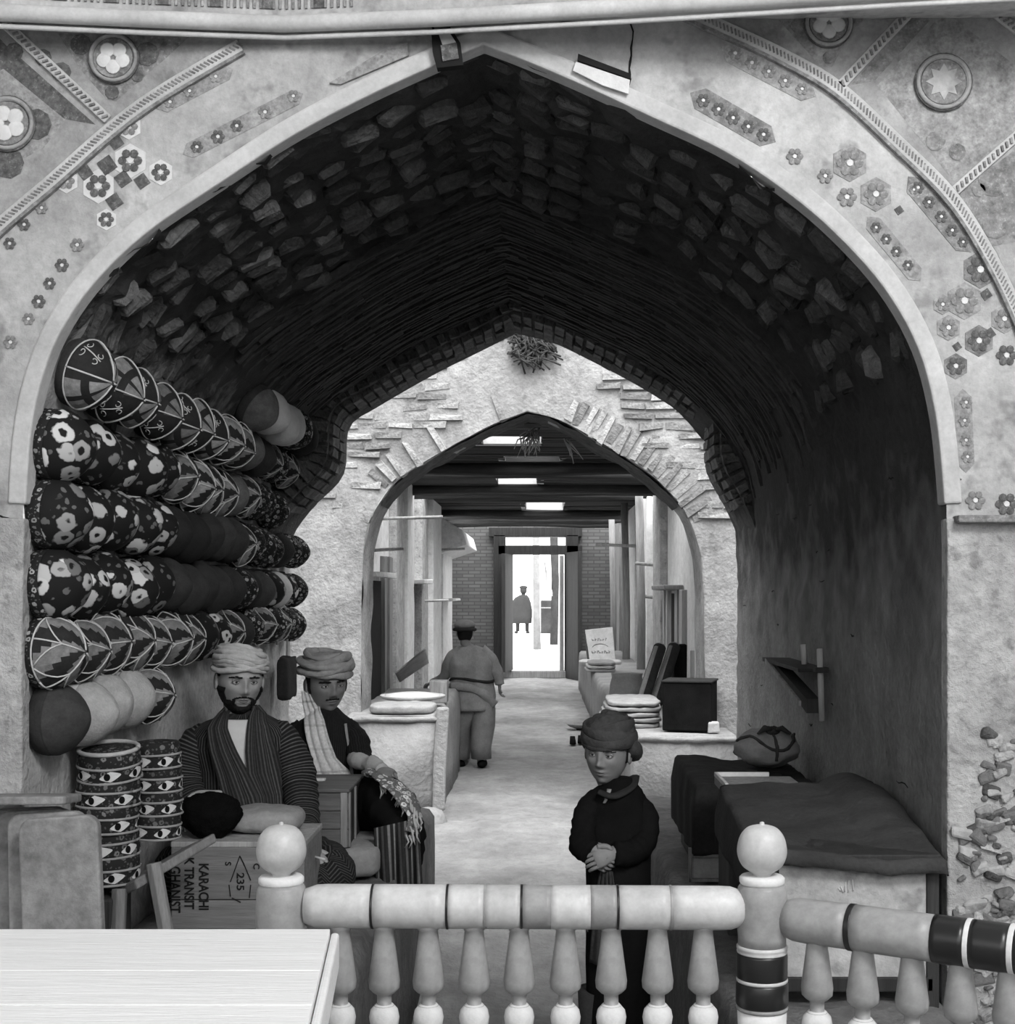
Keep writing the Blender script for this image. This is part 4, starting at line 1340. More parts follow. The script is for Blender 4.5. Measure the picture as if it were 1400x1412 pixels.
def cap_meshes():
    band_floral = cap_axis_mesh(BAND, 32).mesh('band')
    band_floral.materials.append(MATS['cap_band'])
    band_plain = cap_axis_mesh(BAND, 32).mesh('band')
    band_plain.materials.append(MATS['cap_plain'])
    band_white = cap_axis_mesh(BAND, 32).mesh('band')
    band_white.materials.append(MATS['cap_white'])
    def cr(mats, split=None):
        m_ = cap_axis_mesh(CROWN, 32, split).mesh('crown')
        for k in mats:
            m_.materials.append(MATS[k])
        return m_
    def cords(kind):
        mb = MB()
        mb.tube([Vector((0.109 * math.cos(t), 0.109 * math.sin(t), 0.047)) for t in [2 * PI * k / 32 for k in range(33)]], 0.0026, 6)
        zs = [0.047 + (0.148 - 0.047) * k / 9 for k in range(10)]
        if kind == 'line':
            for a in (0, PI / 2, PI, 3 * PI / 2):
                mb.tube([on_crown(a, z) for z in zs], 0.0030, 6)
            for a0 in (3 * PI / 4, 7 * PI / 4):
                # scroll: an upright stem with two pairs of curls
                mb.tube([on_crown(a0, 0.060 + 0.055 * k / 5) for k in range(6)], 0.0022, 5)
                for sg in (-1, 1):
                    for zc_ in (0.066, 0.104):
                        pts = []
                        for k in range(12):
                            th = k / 11 * 4.9
                            rr = 0.016 * (1 - k / 16)
                            pts.append(on_crown(a0 + sg * (0.17 + rr * math.cos(th) / 0.09 * 0.9), min(0.14, max(0.05, zc_ + rr * 0.62 * math.sin(th)))))
                        mb.tube(pts, 0.0016, 5)
        else:
            for a in (0.3, 0.3 + PI / 2, 0.3 + PI, 0.3 + 3 * PI / 2):
                mb.tube([on_crown(a, z) for z in zs], 0.0026, 6)
                for sg in (-1, 1):
                    mb.tube([on_crown(a + sg * 0.75 * (1 - k / 6), 0.050 + 0.065 * k / 6) for k in range(7)], 0.0024, 5)
        m_ = mb.mesh('cord')
        m_.materials.append(MATS['cap_cord'])
        return m_
    n = 32
    line_split = lambda i, j: 1 if ((j * 4) // n) % 2 == 0 and not (i in (3,)) and (j % 4) else 0
    CAP['line'] = (band_plain, cr(['cap_velvet', 'cap_patch'], line_split), cords('line'))
    CAP['tri'] = (band_floral, cr(['cap_velvet', 'cap_patch'], lambda i, j: 1 if ((j + i) // 4) % 2 else 0), cords('tri'))
    CAP['floral'] = (band_floral, cr(['cap_floral']), None)
    CAP['fine'] = (band_floral, cr(['cap_fine']), None)
    CAP['plain'] = (band_plain, cr(['cap_plain']), None)
    CAP['brown'] = (band_plain, cr(['cap_brown']), None)
    CAP['white'] = (band_white, cr(['cap_white']), None)
    CAP['felt'] = (band_white, cr(['cap_felt']), None)
cap_meshes()
DESC = {'line': 'dark cap with pale scroll seams', 'tri': 'dark cap with pale chevron cords', 'floral': 'cap with large white flowers', 'fine': 'cap with fine speckled embroidery', 'plain': 'plain dark cap', 'brown': 'plain brown-grey cap', 'white': 'white cap', 'felt': 'pale felt cap'}
ORD = ['first', 'second', 'third', 'fourth', 'fifth', 'sixth', 'seventh', 'eighth', 'ninth', 'tenth', 'eleventh', 'twelfth', 'thirteenth', 'fourteenth', 'fifteenth', 'sixteenth', 'seventeenth', 'eighteenth']
lpts = [(p, n) for p, n in zip(PROF, PN) if p.x < -0.6]
def wall_at(z):
    for (a, na), (b, nb_) in zip(lpts, lpts[1:]):
        if a.z <= z <= b.z:
            t_ = (z - a.z) / (b.z - a.z)
            return a + (b - a) * t_, (na + (nb_ - na) * t_).normalized()
ROWS = [('short top row', 2.70, 5.95, 0.225, ['brown', 'white', 'white', 'white', 'fine', 'plain']),
        ('second row', 2.515, 4.02, 0.235, ['line'] * 7 + ['tri', 'tri', 'brown', 'plain', 'tri', 'fine', 'tri']),
        ('third row', 2.305, 3.93, 0.235, ['floral'] * 5 + ['tri'] * 4 + ['brown', 'tri', 'fine', 'fine', 'fine']),
        ('fourth row', 2.098, 3.93, 0.235, ['floral'] * 5 + ['plain'] * 5 + ['tri', 'fine', 'fine', 'fine', 'plain', 'fine', 'fine']),
        ('fifth row', 1.893, 3.92, 0.235, ['floral'] * 5 + ['plain'] * 5 + ['fine', 'plain', 'plain', 'floral', 'white', 'floral', 'fine']),
        ('sixth row', 1.700, 3.92, 0.235, ['tri'] * 7 + ['floral', 'floral', 'tri', 'plain', 'fine', 'tri', 'fine', 'tri', 'fine', 'fine']),
        ('bottom row', 1.512, 3.95, 0.225, ['plain', 'felt', 'felt', 'felt', 'tri'])]
for rname, z, y0, pitch, styles in ROWS:
    strpts = []
    for k, st in enumerate(styles):
        p, n = wall_at(z)
        y = y0 + pitch * k + g.uniform(-0.012, 0.012)
        base = Vector((p.x, y, p.z + g.uniform(-0.012, 0.012))) + n * 0.012
        ax = (n + Vector((0, g.uniform(-.34, -.12), g.uniform(-0.02, 0.10)))).normalized()
        ya = Vector((0, 1, 0)); ya = (ya - ax * ya.dot(ax)).normalized()
        rot = frame(base, ya.cross(ax), ya, ax)
        spin = {'line': 0.0 if k % 2 else PI / 2}.get(st, g.uniform(0, 6.28))
        sc = 0.95 + g.uniform(-0.05, 0.04) - (0.06 if k > 9 else 0)
        rot = rot @ Matrix.Rotation(spin, 4, 'Z') @ Matrix.Diagonal((sc, sc, sc * g.uniform(0.92, 1.1), 1))
        ordn = ORD[k] if k < len(ORD) else str(k)
        root = thing('embroidered_hat' if st in ('line', 'tri', 'floral', 'fine') else 'skullcap', '%s, %s from the left, %s' % (DESC[st], ordn, rname), 'cap', base, 'caps hung on the left wall')
        root.matrix_basis = rot
        for nm, me in zip(('band', 'crown', 'cord'), CAP[st]):
            if me is None:
                continue
            o = bpy.data.objects.new(nm, me)
            COL.objects.link(o)
            o.parent = root
        strpts.append(base + n * 0.015 + Vector((0, 0, 0.10)))
# the brackets and cords the caps are threaded on
    if len(strpts) > 2:
        pts = [strpts[0] + Vector((0, -0.03, 0))] + strpts
        tag(MB().tube([p_ - n * 0.02 for p_ in pts], 0.004, 6).build('hanging_cord', 'dark_cloth'), 'thin dark cord carrying the %s of wall caps' % rname, 'cord')

# ------------------------------------------------------------------ goods at the left: boards, stacked caps, crate
def rounded_slab(w, h, t, r, n=5):
    pts = []
    for cx, cz, a0 in ((w / 2 - r, h - r, 0), (-w / 2 + r, h - r, 90), (-w / 2 + r, r, 180), (w / 2 - r, r, 270)):
        for k in range(n + 1):
            a = R(a0 + 90 * k / n)
            pts.append(Vector((cx + r * math.cos(a), 0, cz + r * math.sin(a))))
    return MB().prism(pts, (0, t, 0))
grey('hide_board', 0.26, 0.45, 6, 0.8, 0.5, 30, 0.008, rand=0.12, spots=0.3, spot_scale=12)
for k, (x, y, hgt, ry) in enumerate([(-1.205, 3.50, 0.56, 4), (-1.268, 3.565, 0.560, 3), (-1.325, 3.63, 0.556, 3), (-1.372, 3.695, 0.552, 2)]):
    o = rounded_slab(0.205, hgt, 0.034, 0.035).build('leaning_board', 'hide_board', None, 0.006)
    o.matrix_basis = Matrix.Translation((x, y, 0.742)) @ Matrix.Rotation(R(-5), 4, 'X') @ Matrix.Rotation(R(-ry), 4, 'Y')
    tag(o, ['worn round-cornered board standing foremost at the left edge', 'round-cornered board second from the front at the left edge', 'round-cornered board third from the front at the left edge', 'round-cornered board at the very back of the left stack'][k], 'board', 'round-cornered boards at the left')
o = rounded_slab(0.30, 0.20, 0.022, 0.03).build('flat_board', 'hide_board', None, 0.005)
o.matrix_basis = Matrix.Translation((-1.40, 3.765, 1.305)) @ Matrix.Rotation(R(84), 4, 'X') @ Matrix.Rotation(R(4), 4, 'Y')
tag(o, 'board lying flat across the tops of the standing boards', 'board')

# trestle with a tilted plank
tr = thing('trestle', 'rough wooden trestle plank holding up the stacked caps', 'trestle', (-1.25, 4.3, 0.74))
pa, pb = W(150, 1236, 4.05), W(264, 1168, 4.32)
d_ = (pb - pa).normalized()
MB().box((pa + pb) / 2 + Vector((0, 0.12, -0.015)), ((pb - pa).length, 0.30, 0.05), frame(Vector(), d_, Vector((0, 1, 0)) - d_ * d_.y, d_.cross(Vector((0, 1, 0)))).to_3x3(), jit=0.006).build('plank', 'wood_grey', tr, 0.006)
for a, b in (((212, 1190), (240, 1330)), ((165, 1225), (160, 1340))):
    A_, B_ = W(*a, 4.15), W(*b, 4.12)
    B_.z = 0.73
    MB().tube([A_, B_], 0.024, 6, smooth=False).build('leg', 'wood_grey', tr, 0.003)
MB().box((-1.33, 4.22, 0.85), (0.10, 0.2, 0.22)).build('block', 'wood_dark', tr, 0.01)

# stacked drum caps
DR = {}
def drum_mesh(r, h):
    prof = [(r * 0.90, 0.0), (r, 0.0), (r * 1.01, h * 0.15), (r * 1.0, h * 0.5), (r * 1.02, h * 0.55), (r * 1.0, h * 0.9), (r * 0.95, h), (r * 0.5, h * 1.06), (0.002, h * 1.08)]
    b = MB().lathe(prof, 28).mesh('side')
    b.materials.append(MATS['drum_band'])
    ring = MB()
    for zz in (0.0, h * 0.52):
        ring.tube([Vector((r * 1.02 * math.cos(t), r * 1.02 * math.sin(t), zz)) for t in [2 * PI * k / 28 for k in range(29)]], 0.004, 6)
    rm = ring.mesh('piping')
    rm.materials.append(MATS['grey_cloth'])
    eye = MB()
    outl = []
    for k in range(16):
        t = 2 * PI * k / 16
        outl.append((0.34 * math.cos(t), h * 0.27 + h * 0.20 * math.sin(t) * (1 - 0.55 * abs(math.cos(t))) + h * 0.06 * math.cos(t)))
    vs = [Vector((r * 1.025 * math.cos(a), r * 1.025 * math.sin(a), z)) for a, z in outl] + [Vector((r * 1.03, 0, h * 0.27))]
    eye.add(vs, [(k, (k + 1) % 16, 16) for k in range(16)], 0)
    em = eye.mesh('motif')
    em.materials.append(MATS['white_cloth'])
    out2 = [(-0.10 + 0.10 * math.cos(2 * PI * k / 12), h * 0.27 + h * 0.14 * math.sin(2 * PI * k / 12)) for k in range(12)]
    pm = MB().add([Vector((r * 1.04 * math.cos(a), r * 1.04 * math.sin(a), z)) for a, z in out2], [tuple(range(12))], 0).mesh('motif_dot')
    pm.materials.append(MATS['black_cloth'])
    return b, rm, em, pm
def drum_parts(root, ms):
    for nm, me in zip(('side', 'piping'), ms):
        o = bpy.data.objects.new(nm, me); COL.objects.link(o); o.parent = root
    for a0 in (-2.2, -1.25, -0.3, 0.7):
        o = bpy.data.objects.new('motif', ms[2]); COL.objects.link(o); o.parent = root
        o.rotation_euler = (0, 0, a0)
        o2 = bpy.data.objects.new('motif_dot', ms[3]); COL.objects.link(o2); o2.parent = o
d1 = drum_mesh(0.093, 0.082)
d2 = drum_mesh(0.076, 0.080)
zb = 1.005
for k in range(5):
    M_ = Matrix.Translation((-1.325 + g.uniform(-.004, .004), 4.22 + g.uniform(-.006, .006), zb + 0.078 * k - 0.01)) @ Matrix.Rotation(R(g.uniform(-3, 3)), 4, 'Y') @ Matrix.Rotation(g.uniform(-0.5, 0.5), 4, 'Z')
    if k == 4:
        M_ = Matrix.Translation((-1.318, 4.22, zb + 0.078 * 4 - 0.004)) @ Matrix.Rotation(R(8), 4, 'X')
    root = thing('drum_hat', ['drum cap with white eye motifs, lowest of the left stack', 'drum cap with eye motifs, second from the bottom of the left stack', 'drum cap with eye motifs, middle of the left stack of five', 'drum cap with eye motifs, second from the top of the left stack', 'drum cap tilted on top of the left stack'][k], 'cap', group='stacked drum caps')
    root.matrix_basis = M_
    drum_parts(root, d1)
    if k == 4:
        o = MB().tube([Vector((0.088 * math.cos(t), 0.088 * math.sin(t), 0.088)) for t in [2 * PI * q_ / 24 for q_ in range(25)]], 0.007, 7).mesh('rim_roll')
        o.materials.append(MATS['pale_cloth'])
        oo = bpy.data.objects.new('rim_roll', o); COL.objects.link(oo); oo.parent = root
for k in range(4):
    M_ = Matrix.Translation((-1.235 + g.uniform(-.004, .004), 4.44 + g.uniform(-.006, .006), 1.09 + 0.075 * k)) @ Matrix.Rotation(R(g.uniform(-3, 3)), 4, 'Y') @ Matrix.Rotation(g.uniform(-0.5, 0.5), 4, 'Z')
    root = thing('drum_hat', ['small drum cap, lowest of the right stack', 'small drum cap, second from the bottom of the right stack', 'small drum cap, third from the bottom of the right stack', 'small drum cap, topmost of the right stack beside the robed man'][k], 'cap', group='stacked drum caps')
    root.matrix_basis = M_
    drum_parts(root, d2)

# crate with stencilled lettering
YC = 4.62
cr = thing('shipping_crate', 'wooden shipping crate stencilled KARACHI TRANSIT under the black hat', 'crate', (-1.0, YC, 0.75))
sC = YC / F
def C(px, py): return W(px, py, YC)
x0, x1, zt_, zb_ = C(236, 0).x, C(420, 0).x, C(0, 1168).z, 0.745
zm = C(0, 1241).z
MB().box(((x0 + x1) / 2, YC + 0.012, (zt_ + zm) / 2), (x1 - x0, 0.024, zt_ - zm - 0.003)).build('front_board', 'wood_crate', cr, 0.003)
MB().box(((x0 + x1) / 2, YC + 0.012, (zm + zb_) / 2), (x1 - x0, 0.024, zm - zb_ - 0.003)).build('front_board', 'wood_crate', cr, 0.003)
MB().box(((x0 + x1) / 2, YC + 0.185, zt_ + 0.008), (x1 - x0 + 0.004, 0.37, 0.020)).build('lid', 'wood_pale', cr, 0.004)
for sx in (x0 + 0.012, x1 - 0.012):
    MB().box((sx, YC + 0.185, (zt_ + zb_) / 2), (0.024, 0.32, zt_ - zb_)).build('side_board', 'wood_crate', cr, 0.003)
MB().box(((x0 + x1) / 2, YC + 0.356, (zt_ + zb_) / 2), (x1 - x0, 0.024, zt_ - zb_)).build('back_board', 'wood_crate', cr, 0.003)
def stencil(s, px, py0, py1, hpx):
    size = hpx * sC / 0.70
    M0 = Matrix.Identity(4)
    o_ = C(px, py0) + Vector((0, -0.0022, 0))
    L_px = (py1 - py0)
    wid = L_px * sC
    nominal = size * 0.655 * len(s)
    M_ = frame(o_, Vector((0, 0, -1)), Vector((1, 0, 0)), Vector((0, -1, 0))) @ Matrix.Diagonal((wid / nominal, 1, 1, 1))
    text_mesh('stencil', s, size, M_, 'crack_black', cr, 0.0006)
stencil('KARACHI', 275, 1190, 1260, 13)
stencil('K TRANSIT', 255, 1182, 1268, 13)
stencil('GHANIST', 235, 1194, 1264, 14)
stencil('235', 327, 1203, 1236, 10)
mb = MB()
for a, b in (((331, 1180), (318, 1216)), ((336, 1190), (346, 1214)), ((316, 1220), (318, 1236)), ((346, 1220), (344, 1238)), ((320, 1238), (332, 1244)), ((331, 1180), (336, 1190))):
    mb.tube([C(*a) + Vector((0, -0.002, 0)), C(*b) + Vector((0, -0.002, 0))], 0.0018, 5)
mb.build('stencil_diamond', 'crack_black', cr)
for s_, px, py in (('S', 311, 1188), ('C', 350, 1190)):
    stencil(s_, px, py, py + 8, 8)

# parcel, fur hat, folded cloths on the crate
def pillow(w, d, h, seed=0, e=3.2, amp=0.006):
    mb = MB()
    def f_(p, dd):
        k = (abs(dd.x) ** e + abs(dd.y) ** e + abs(dd.z) ** e) ** (-1 / e)
        v = Vector((dd.x * w / 2, dd.y * d / 2, dd.z * h / 2)) * k
        return v * (1 + amp / 0.05 * 0.3 * fn(v, 14, seed)) + Vector((0, 0, amp * fn(v, 22, seed + 3)))
    mb.ball((0, 0, 0), 1.0, 40, 24, 0, f_)
    return mb
o = pillow(0.27, 0.24, 0.085, 2).build('wrapped_parcel', 'grey_cloth')
o.location = W(366, 1150, 4.84); o.location.z = zt_ + 0.020 + 0.040
tag(o, 'rounded grey parcel lying on the stencilled crate before the robed man', 'parcel')
mb = MB()
mb.ball((0, 0, 0), (0.105, 0.085, 0.080), 60, 40, 0, lambda p, d: Vector((p.x * (1 + 0.25 * d.z), p.y, p.z)) * (1 + 0.10 * fn(d, 3.0, 4) + 0.030 * fn(d, 15, 2) + 0.022 * fn(d, 34, 5)))
o = mb.build('wool_hat', 'black_wool')
o.location = W(290, 1135, 4.70); o.location.z = zt_ + 0.018 + 0.073
tag(o, 'shaggy black lambswool hat on the corner of the stencilled crate', 'hat')
for k in range(6):
    o = pillow(0.10, 0.16, 0.022, k, 5, 0.002).build('folded_cloth', 'white_cloth')
    o.location = (x0 + 0.055 + g.uniform(-.006, .006), 4.87, zt_ + 0.030 + 0.021 * k)
    tag(o, 'white folded cloth, %s of the small pile between caps and robed man' % ['lowest', 'second from the bottom', 'third from the bottom', 'fourth from the bottom', 'fifth from the bottom', 'topmost'][k], 'cloth', 'white folded cloths on the crate')

# wooden chest on a wrapped bundle beside the young man
def bx3(x0, x1, y0, y1, z0, z1): return ((x0 + x1) / 2, (y0 + y1) / 2, (z0 + z1) / 2), (x1 - x0, y1 - y0, z1 - z0)
o = pillow(0.34, 0.46, 0.135, 9, 5, 0.005).build('wrapped_bundle', 'grey_cloth')
o.location = (-0.80, 5.62, 0.745 + 0.066)
tag(o, 'grey wrapped bundle under the small wooden chest', 'bundle')
ch = thing('wooden_chest', 'small brown wooden chest with corner strips before the young man', 'chest', (-0.85, 5.7, 0.875))
cx0, cx1, cy0, cy1, cz0, cz1 = -0.952, -0.752, 5.40, 5.82, 0.876, 1.090
for k in range(3):
    za, zb2 = cz0 + (cz1 - cz0) * k / 3, cz0 + (cz1 - cz0) * (k + 1) / 3 - 0.002
    c_, s_ = bx3(cx0, cx1, cy0, cy0 + 0.018, za, zb2)
    MB().box(c_, s_).build('front_board', 'wood_chest', ch, 0.003)
c_, s_ = bx3(cx1 - 0.018, cx1, cy0 + 0.018, cy1, cz0, cz1); MB().box(c_, s_).build('side_board', 'wood_dark', ch, 0.002)
c_, s_ = bx3(cx0, cx0 + 0.018, cy0 + 0.018, cy1, cz0, cz1); MB().box(c_, s_).build('side_board', 'wood_dark', ch, 0.002)
c_, s_ = bx3(cx0, cx1, cy1 - 0.018, cy1, cz0, cz1); MB().box(c_, s_).build('back_board', 'wood_dark', ch, 0.002)
c_, s_ = bx3(cx0 - 0.006, cx1 + 0.006, cy0 - 0.006, cy1 + 0.006, cz1, cz1 + 0.016); MB().box(c_, s_).build('lid', 'wood_chest', ch, 0.004)
for yy in (cy0 + 0.006, cy0 + 0.17):
    c_, s_ = bx3(cx1, cx1 + 0.008, yy, yy + 0.02, cz0, cz1); MB().box(c_, s_).build('corner_strip', 'wood_grey', ch, 0.001)
c_, s_ = bx3(cx1 - 0.03, cx1 - 0.004, cy0 - 0.006, cy0, cz0, cz1); MB().box(c_, s_).build('corner_strip', 'wood_grey', ch, 0.001)
o = MB().box((0, 0, 0), (0.058, 0.03, 0.010)).box((0.012, -0.016, -0.002), (0.02, 0.012, 0.006)).build('matchbox', 'paint_pale', None, 0.002)
o.location = (-0.905, 5.62, cz1 + 0.0215)
tag(o, 'pale little box lying on the lid of the wooden chest', 'box')

# satchel hung at the end of the cap wall
sa = thing('satchel', 'dark satchel hanging by its strap below the last caps', 'bag', W(394, 960, 7.35))
xw = -1.40
MB().tube(catmull([Vector((xw + 0.03, 7.18, 1.60)), Vector((xw + 0.035, 7.22, 1.75)), Vector((xw + 0.03, 7.32, 1.80)), Vector((xw + 0.035, 7.42, 1.75)), Vector((xw + 0.03, 7.46, 1.48))], 5), 0.012, 6, squash=0.5).build('strap', 'grey_cloth', sa)
pl_ = pillow(0.06, 0.30, 0.22, 5, 9, 0.010).build('pouch', 'dark_cloth', sa)
pl_.matrix_parent_inverse = Matrix.Identity(4)
pl_.location = Vector((xw + 0.055, 7.32, 1.42)) - Vector(sa.location)

# ------------------------------------------------------------------ right platform: draped chests, bundle, bracket
def drape(x0, x1, y0, y1, ztop, drops, name, mat, par, seed, zfn=None, nu=60, nv=60, amp=0.008):
    """a cloth over a box: drops = overhang left, right, front, back"""
    l_, r_, f_, b_ = drops
    def P_(u, v):
        x = (x0 - l_) + (x1 - x0 + l_ + r_) * u
        y = (y0 - f_) + (y1 - y0 + f_ + b_) * v
        xx, yy = min(max(x, x0), x1), min(max(y, y0), y1)
        dx, dy = max(x0 - x, x - x1, 0), max(y0 - y, y - y1, 0)
        d = math.hypot(dx, dy) if dx and dy else dx + dy
        q_ = Vector((xx, yy, 0))
        zz = ztop + (zfn(xx, yy) if zfn else 0) - d
        wv = 0.02 * min(1, d / 0.1) * (0.7 + 0.6 * fn(Vector((xx, yy, 0)), 6, seed))
        if x < x0: q_.x -= wv + 0.006
        if x > x1: q_.x += wv * 0.5 + 0.004
        if y < y0: q_.y -= wv + 0.006
        if y > y1: q_.y += wv
        q_.z = zz + amp * fn(Vector((x, y, 0)), 9, seed) + amp * 0.5 * fn(Vector((x, y, 0)), 25, seed)
        return q_
    return MB().grid(P_, nu, nv).build(name, mat, par, solid=0.006)
# back chest
bk = thing('draped_chest', 'chest under a black cloth carrying the tied bundle by the wall', 'chest', (0.85, 5.6, 0.76))
MB().box(((0.62 + 1.06) / 2, 5.72, 0.94), (0.43, 0.80, 0.36)).build('chest_body', 'wood_dark', bk, 0.008)
drape(0.61, 1.07, 5.30, 6.14, 1.135, (0.27, 0.01, 0.26, 0.1), 'cloth', 'dark_cloth', bk, 3, lambda x, y: -0.02 * (6.1 - y) + 0.012 * math.sin(x * 12))
MB().box((0.655, 5.285, 0.865), (0.15, 0.018, 0.012)).box((0.575, 5.285, 0.83), (0.012, 0.018, 0.13)).box((0.66, 5.285, 0.772), (0.18, 0.018, 0.012)).build('frame_strip', 'wood_grey', bk, 0.001)
MB().box((0.655, 5.30, 0.82), (0.14, 0.012, 0.09)).build('frame_panel', 'grey_cloth', bk, 0.001)
# bundle
bu = thing('tied_bundle', 'grey cloth bundle knotted on the draped back chest', 'bundle', (0.97, 5.85, 1.14))
mb = MB()
mb.ball((0.965, 5.86, 1.215), (0.135, 0.13, 0.082), 44, 28, 0, lambda p, d: p * (1 + 0.10 * fn(d, 2.5, 3) + 0.06 * abs(fn(d, 6, 8)) - 0.03 * fn(d, 11, 1)))
mb.build('wrap', 'grey_cloth', bu)
def on_bundle(az, el, off=0.0):
    d = Vector((math.cos(az) * math.cos(el), math.sin(az) * math.cos(el), math.sin(el)))
    k = 1 + 0.10 * fn(d, 2.5, 3) + 0.06 * abs(fn(d, 6, 8)) - 0.03 * fn(d, 11, 1)
    return Vector((0.965, 5.86, 1.215)) + Vector((d.x * 0.135, d.y * 0.13, d.z * 0.082)) * k + d * off
MB().tube([on_bundle(-PI * 0.95 + PI * 0.9 * k / 16, 0.35 + 0.35 * math.sin(k * 0.5), 0.004) for k in range(17)], 0.007, 7, wob=0.004, wfreq=40).build('tie', 'slate_cloth', bu)
MB().tube([on_bundle(-PI * 0.45, -0.5 + 1.9 * k / 16, 0.004) for k in range(17)], 0.007, 7, wob=0.004, wfreq=40).build('tie', 'slate_cloth', bu)
c0 = on_bundle(-PI * 0.45, 1.0, 0.012)
MB().ball(c0, (0.03, 0.025, 0.018), 14, 10, 0, lambda p, d: p * (1 + 0.3 * fn(d, 4))).build('knot', 'slate_cloth', bu)
for sx in (-1, 1):
    MB().tube([c0, c0 + Vector((sx * 0.035, -0.02, 0.012)), c0 + Vector((sx * 0.07, -0.025, -0.012))], [0.008, 0.012, 0.003], 8, squash=1.8, wob=0.005, wfreq=30).build('knot_end', 'slate_cloth', bu)
# front chest with the white board
fc = thing('draped_counter', 'counter under a dark cloth with a plain white board front', 'counter', (0.85, 4.1, 0.76))
MB().box((0.845, 3.735, 1.000), (0.40, 0.012, 0.33)).build('white_board', 'painted_plaster', fc, 0.002)
for x in (0.63, 1.063):
    MB().box((x, 3.745, 0.955), (0.034, 0.04, 0.41)).build('leg', 'wood_dark', fc, 0.004)
    MB().box((x, 4.50, 0.955), (0.034, 0.04, 0.41)).build('leg', 'wood_dark', fc, 0.004)
MB().box((0.845, 3.745, 0.815), (0.44, 0.04, 0.04)).build('bottom_rail', 'wood_dark', fc, 0.004)
MB().box((0.845, 4.12, 1.155), (0.47, 0.82, 0.03)).build('top_board', 'wood_dark', fc, 0.004)
drape(0.605, 1.085, 3.70, 4.56, 1.176, (0.16, 0.02, 0.035, 0.14), 'cloth', 'slate_cloth', fc, 6, lambda x, y: 0.05 * (y - 3.70) / 0.86 + 0.045 * max(0, 1 - ((x - 1.02) / 0.10) ** 2) * (y - 3.7) / 0.86 + 0.02 * math.sin((x + y) * 5))
mb = MB()
for k, (a, b) in enumerate([((1166, 1216), (1165, 1230)), ((1171, 1214), (1170, 1231)), ((1176, 1213), (1177, 1229)), ((1160, 1222), (1163, 1231)), ((1156, 1224), (1160, 1229))]):
    mb.tube([W(*a, 3.726), W(*b, 3.726)], 0.0013, 5)
mb.build('chalk_marks', 'paint_pale', fc)
# shallow case between the two
ti = thing('shallow_case', 'shallow pale-edged case wedged between the two draped counters', 'case', (0.78, 4.9, 0.76))
MB().box((0.79, 4.92, 0.965), (0.27, 0.28, 0.41)).build('stand', 'wood_dark', ti, 0.006)
MB().box((0.78, 4.91, 1.185), (0.28, 0.30, 0.03)).build('case_body', 'wood_grey', ti, 0.004)
MB().box((0.74, 5.055, 1.208), (0.20, 0.012, 0.016)).box((0.645, 4.91, 1.208), (0.012, 0.30, 0.016)).build('pale_edge', 'paint_pale', ti, 0.002)
# wall bracket
br = thing('wall_bracket', 'dark wooden wall bracket with two pale sticks on the right wall', 'bracket', (1.1, 5.6, 1.55))
wx = 1.115
zA = W(1085, 917, 6.2).z
MB().box((wx - 0.06, 5.75, 1.575), (0.12, 0.86, 0.016), jit=0.004).build('shelf', 'wood_dark', br, 0.002)
MB().prism([Vector((wx - 0.10, 6.22, 1.575)), Vector((wx - 0.10, 6.10, 1.565)), Vector((wx - 0.09, 5.30, 1.41)), Vector((wx - 0.09, 5.30, 1.465)), Vector((wx - 0.10, 6.05, 1.58))], (0.05, 0, 0)).build('brace', 'wood_dark', br)
MB().box((wx - 0.115, 5.70, 1.51), (0.012, 0.80, 0.022), Matrix.Rotation(R(9), 3, 'X')).build('slat', 'wood_grey', br, 0.002)
MB().tube([(wx - 0.04, 5.25, 1.385), (wx - 0.05, 5.25, 1.66)], 0.012, 8).build('stick', 'wood_pale', br)
MB().tube([(wx - 0.05, 5.55, 1.585), (wx - 0.055, 5.55, 1.665)], 0.012, 8).build('stick', 'wood_pale', br)
MB().box((wx - 0.045, 5.25, 1.58), (0.05, 0.06, 0.02)).build('cleat', 'wood_dark', br, 0.002)
# cracks and straw flecks of the right wall
for k in range(18):
    y = g.uniform(4.2, 7.6); z = g.uniform(0.95, 2.3)
    i_ = min(range(NP), key=lambda i: abs(PROF[i].z - z) + (0 if PROF[i].x > 0 else 9))
    p = vpoint(i_, y); n = PN[i_]
    L_ = g.uniform(0.04, 0.14)
    pts = [p + n * 0.003 + Vector((0, L_ * (q_ / 4 - 0.5), g.uniform(-0.005, 0.005))) for q_ in range(5)]
    MB().tube(pts, [0.0006, 0.0018, 0.0022, 0.0016, 0.0006], 5).build('crack', 'crack_black', wall_right)

# ------------------------------------------------------------------ things on the far benches
BZ = 0.73
def stack_slab(px0, px1, Y, d, z, h, name, mat, label, cat, seed):
    a, b = W(px0, 0, Y).x, W(px1, 0, Y).x
    o = pillow(b - a, d, h, seed, 4.5, 0.008).build(name, mat)
    o.location = ((a + b) / 2, Y + d / 2, z + h / 2 - 0.004)
    return tag(o, label, cat)
for k in range(5):
    stack_slab(828 + k * 3, 914 + (k % 2) * 2, 11.5, 0.95, BZ + 0.045 * k, 0.05, 'folded_rug', 'grey_cloth' if k % 2 == 0 else 'jacket_grey', 'folded pale rug, %s of the stack beside the black box' % ['lowest', 'second', 'third', 'fourth', 'topmost'][k], 'rug', k)['group'] = 'rugs stacked on the right bench'
bb = thing('black_box', 'black cloth-covered box on the right bench', 'box', (1.22, 11.3, BZ))
MB().box((1.235, 11.35, BZ + 0.215), (0.40, 0.40, 0.40), Matrix.Rotation(R(-14), 3, 'Z')).build('box_body', 'black_cloth', bb, 0.012)
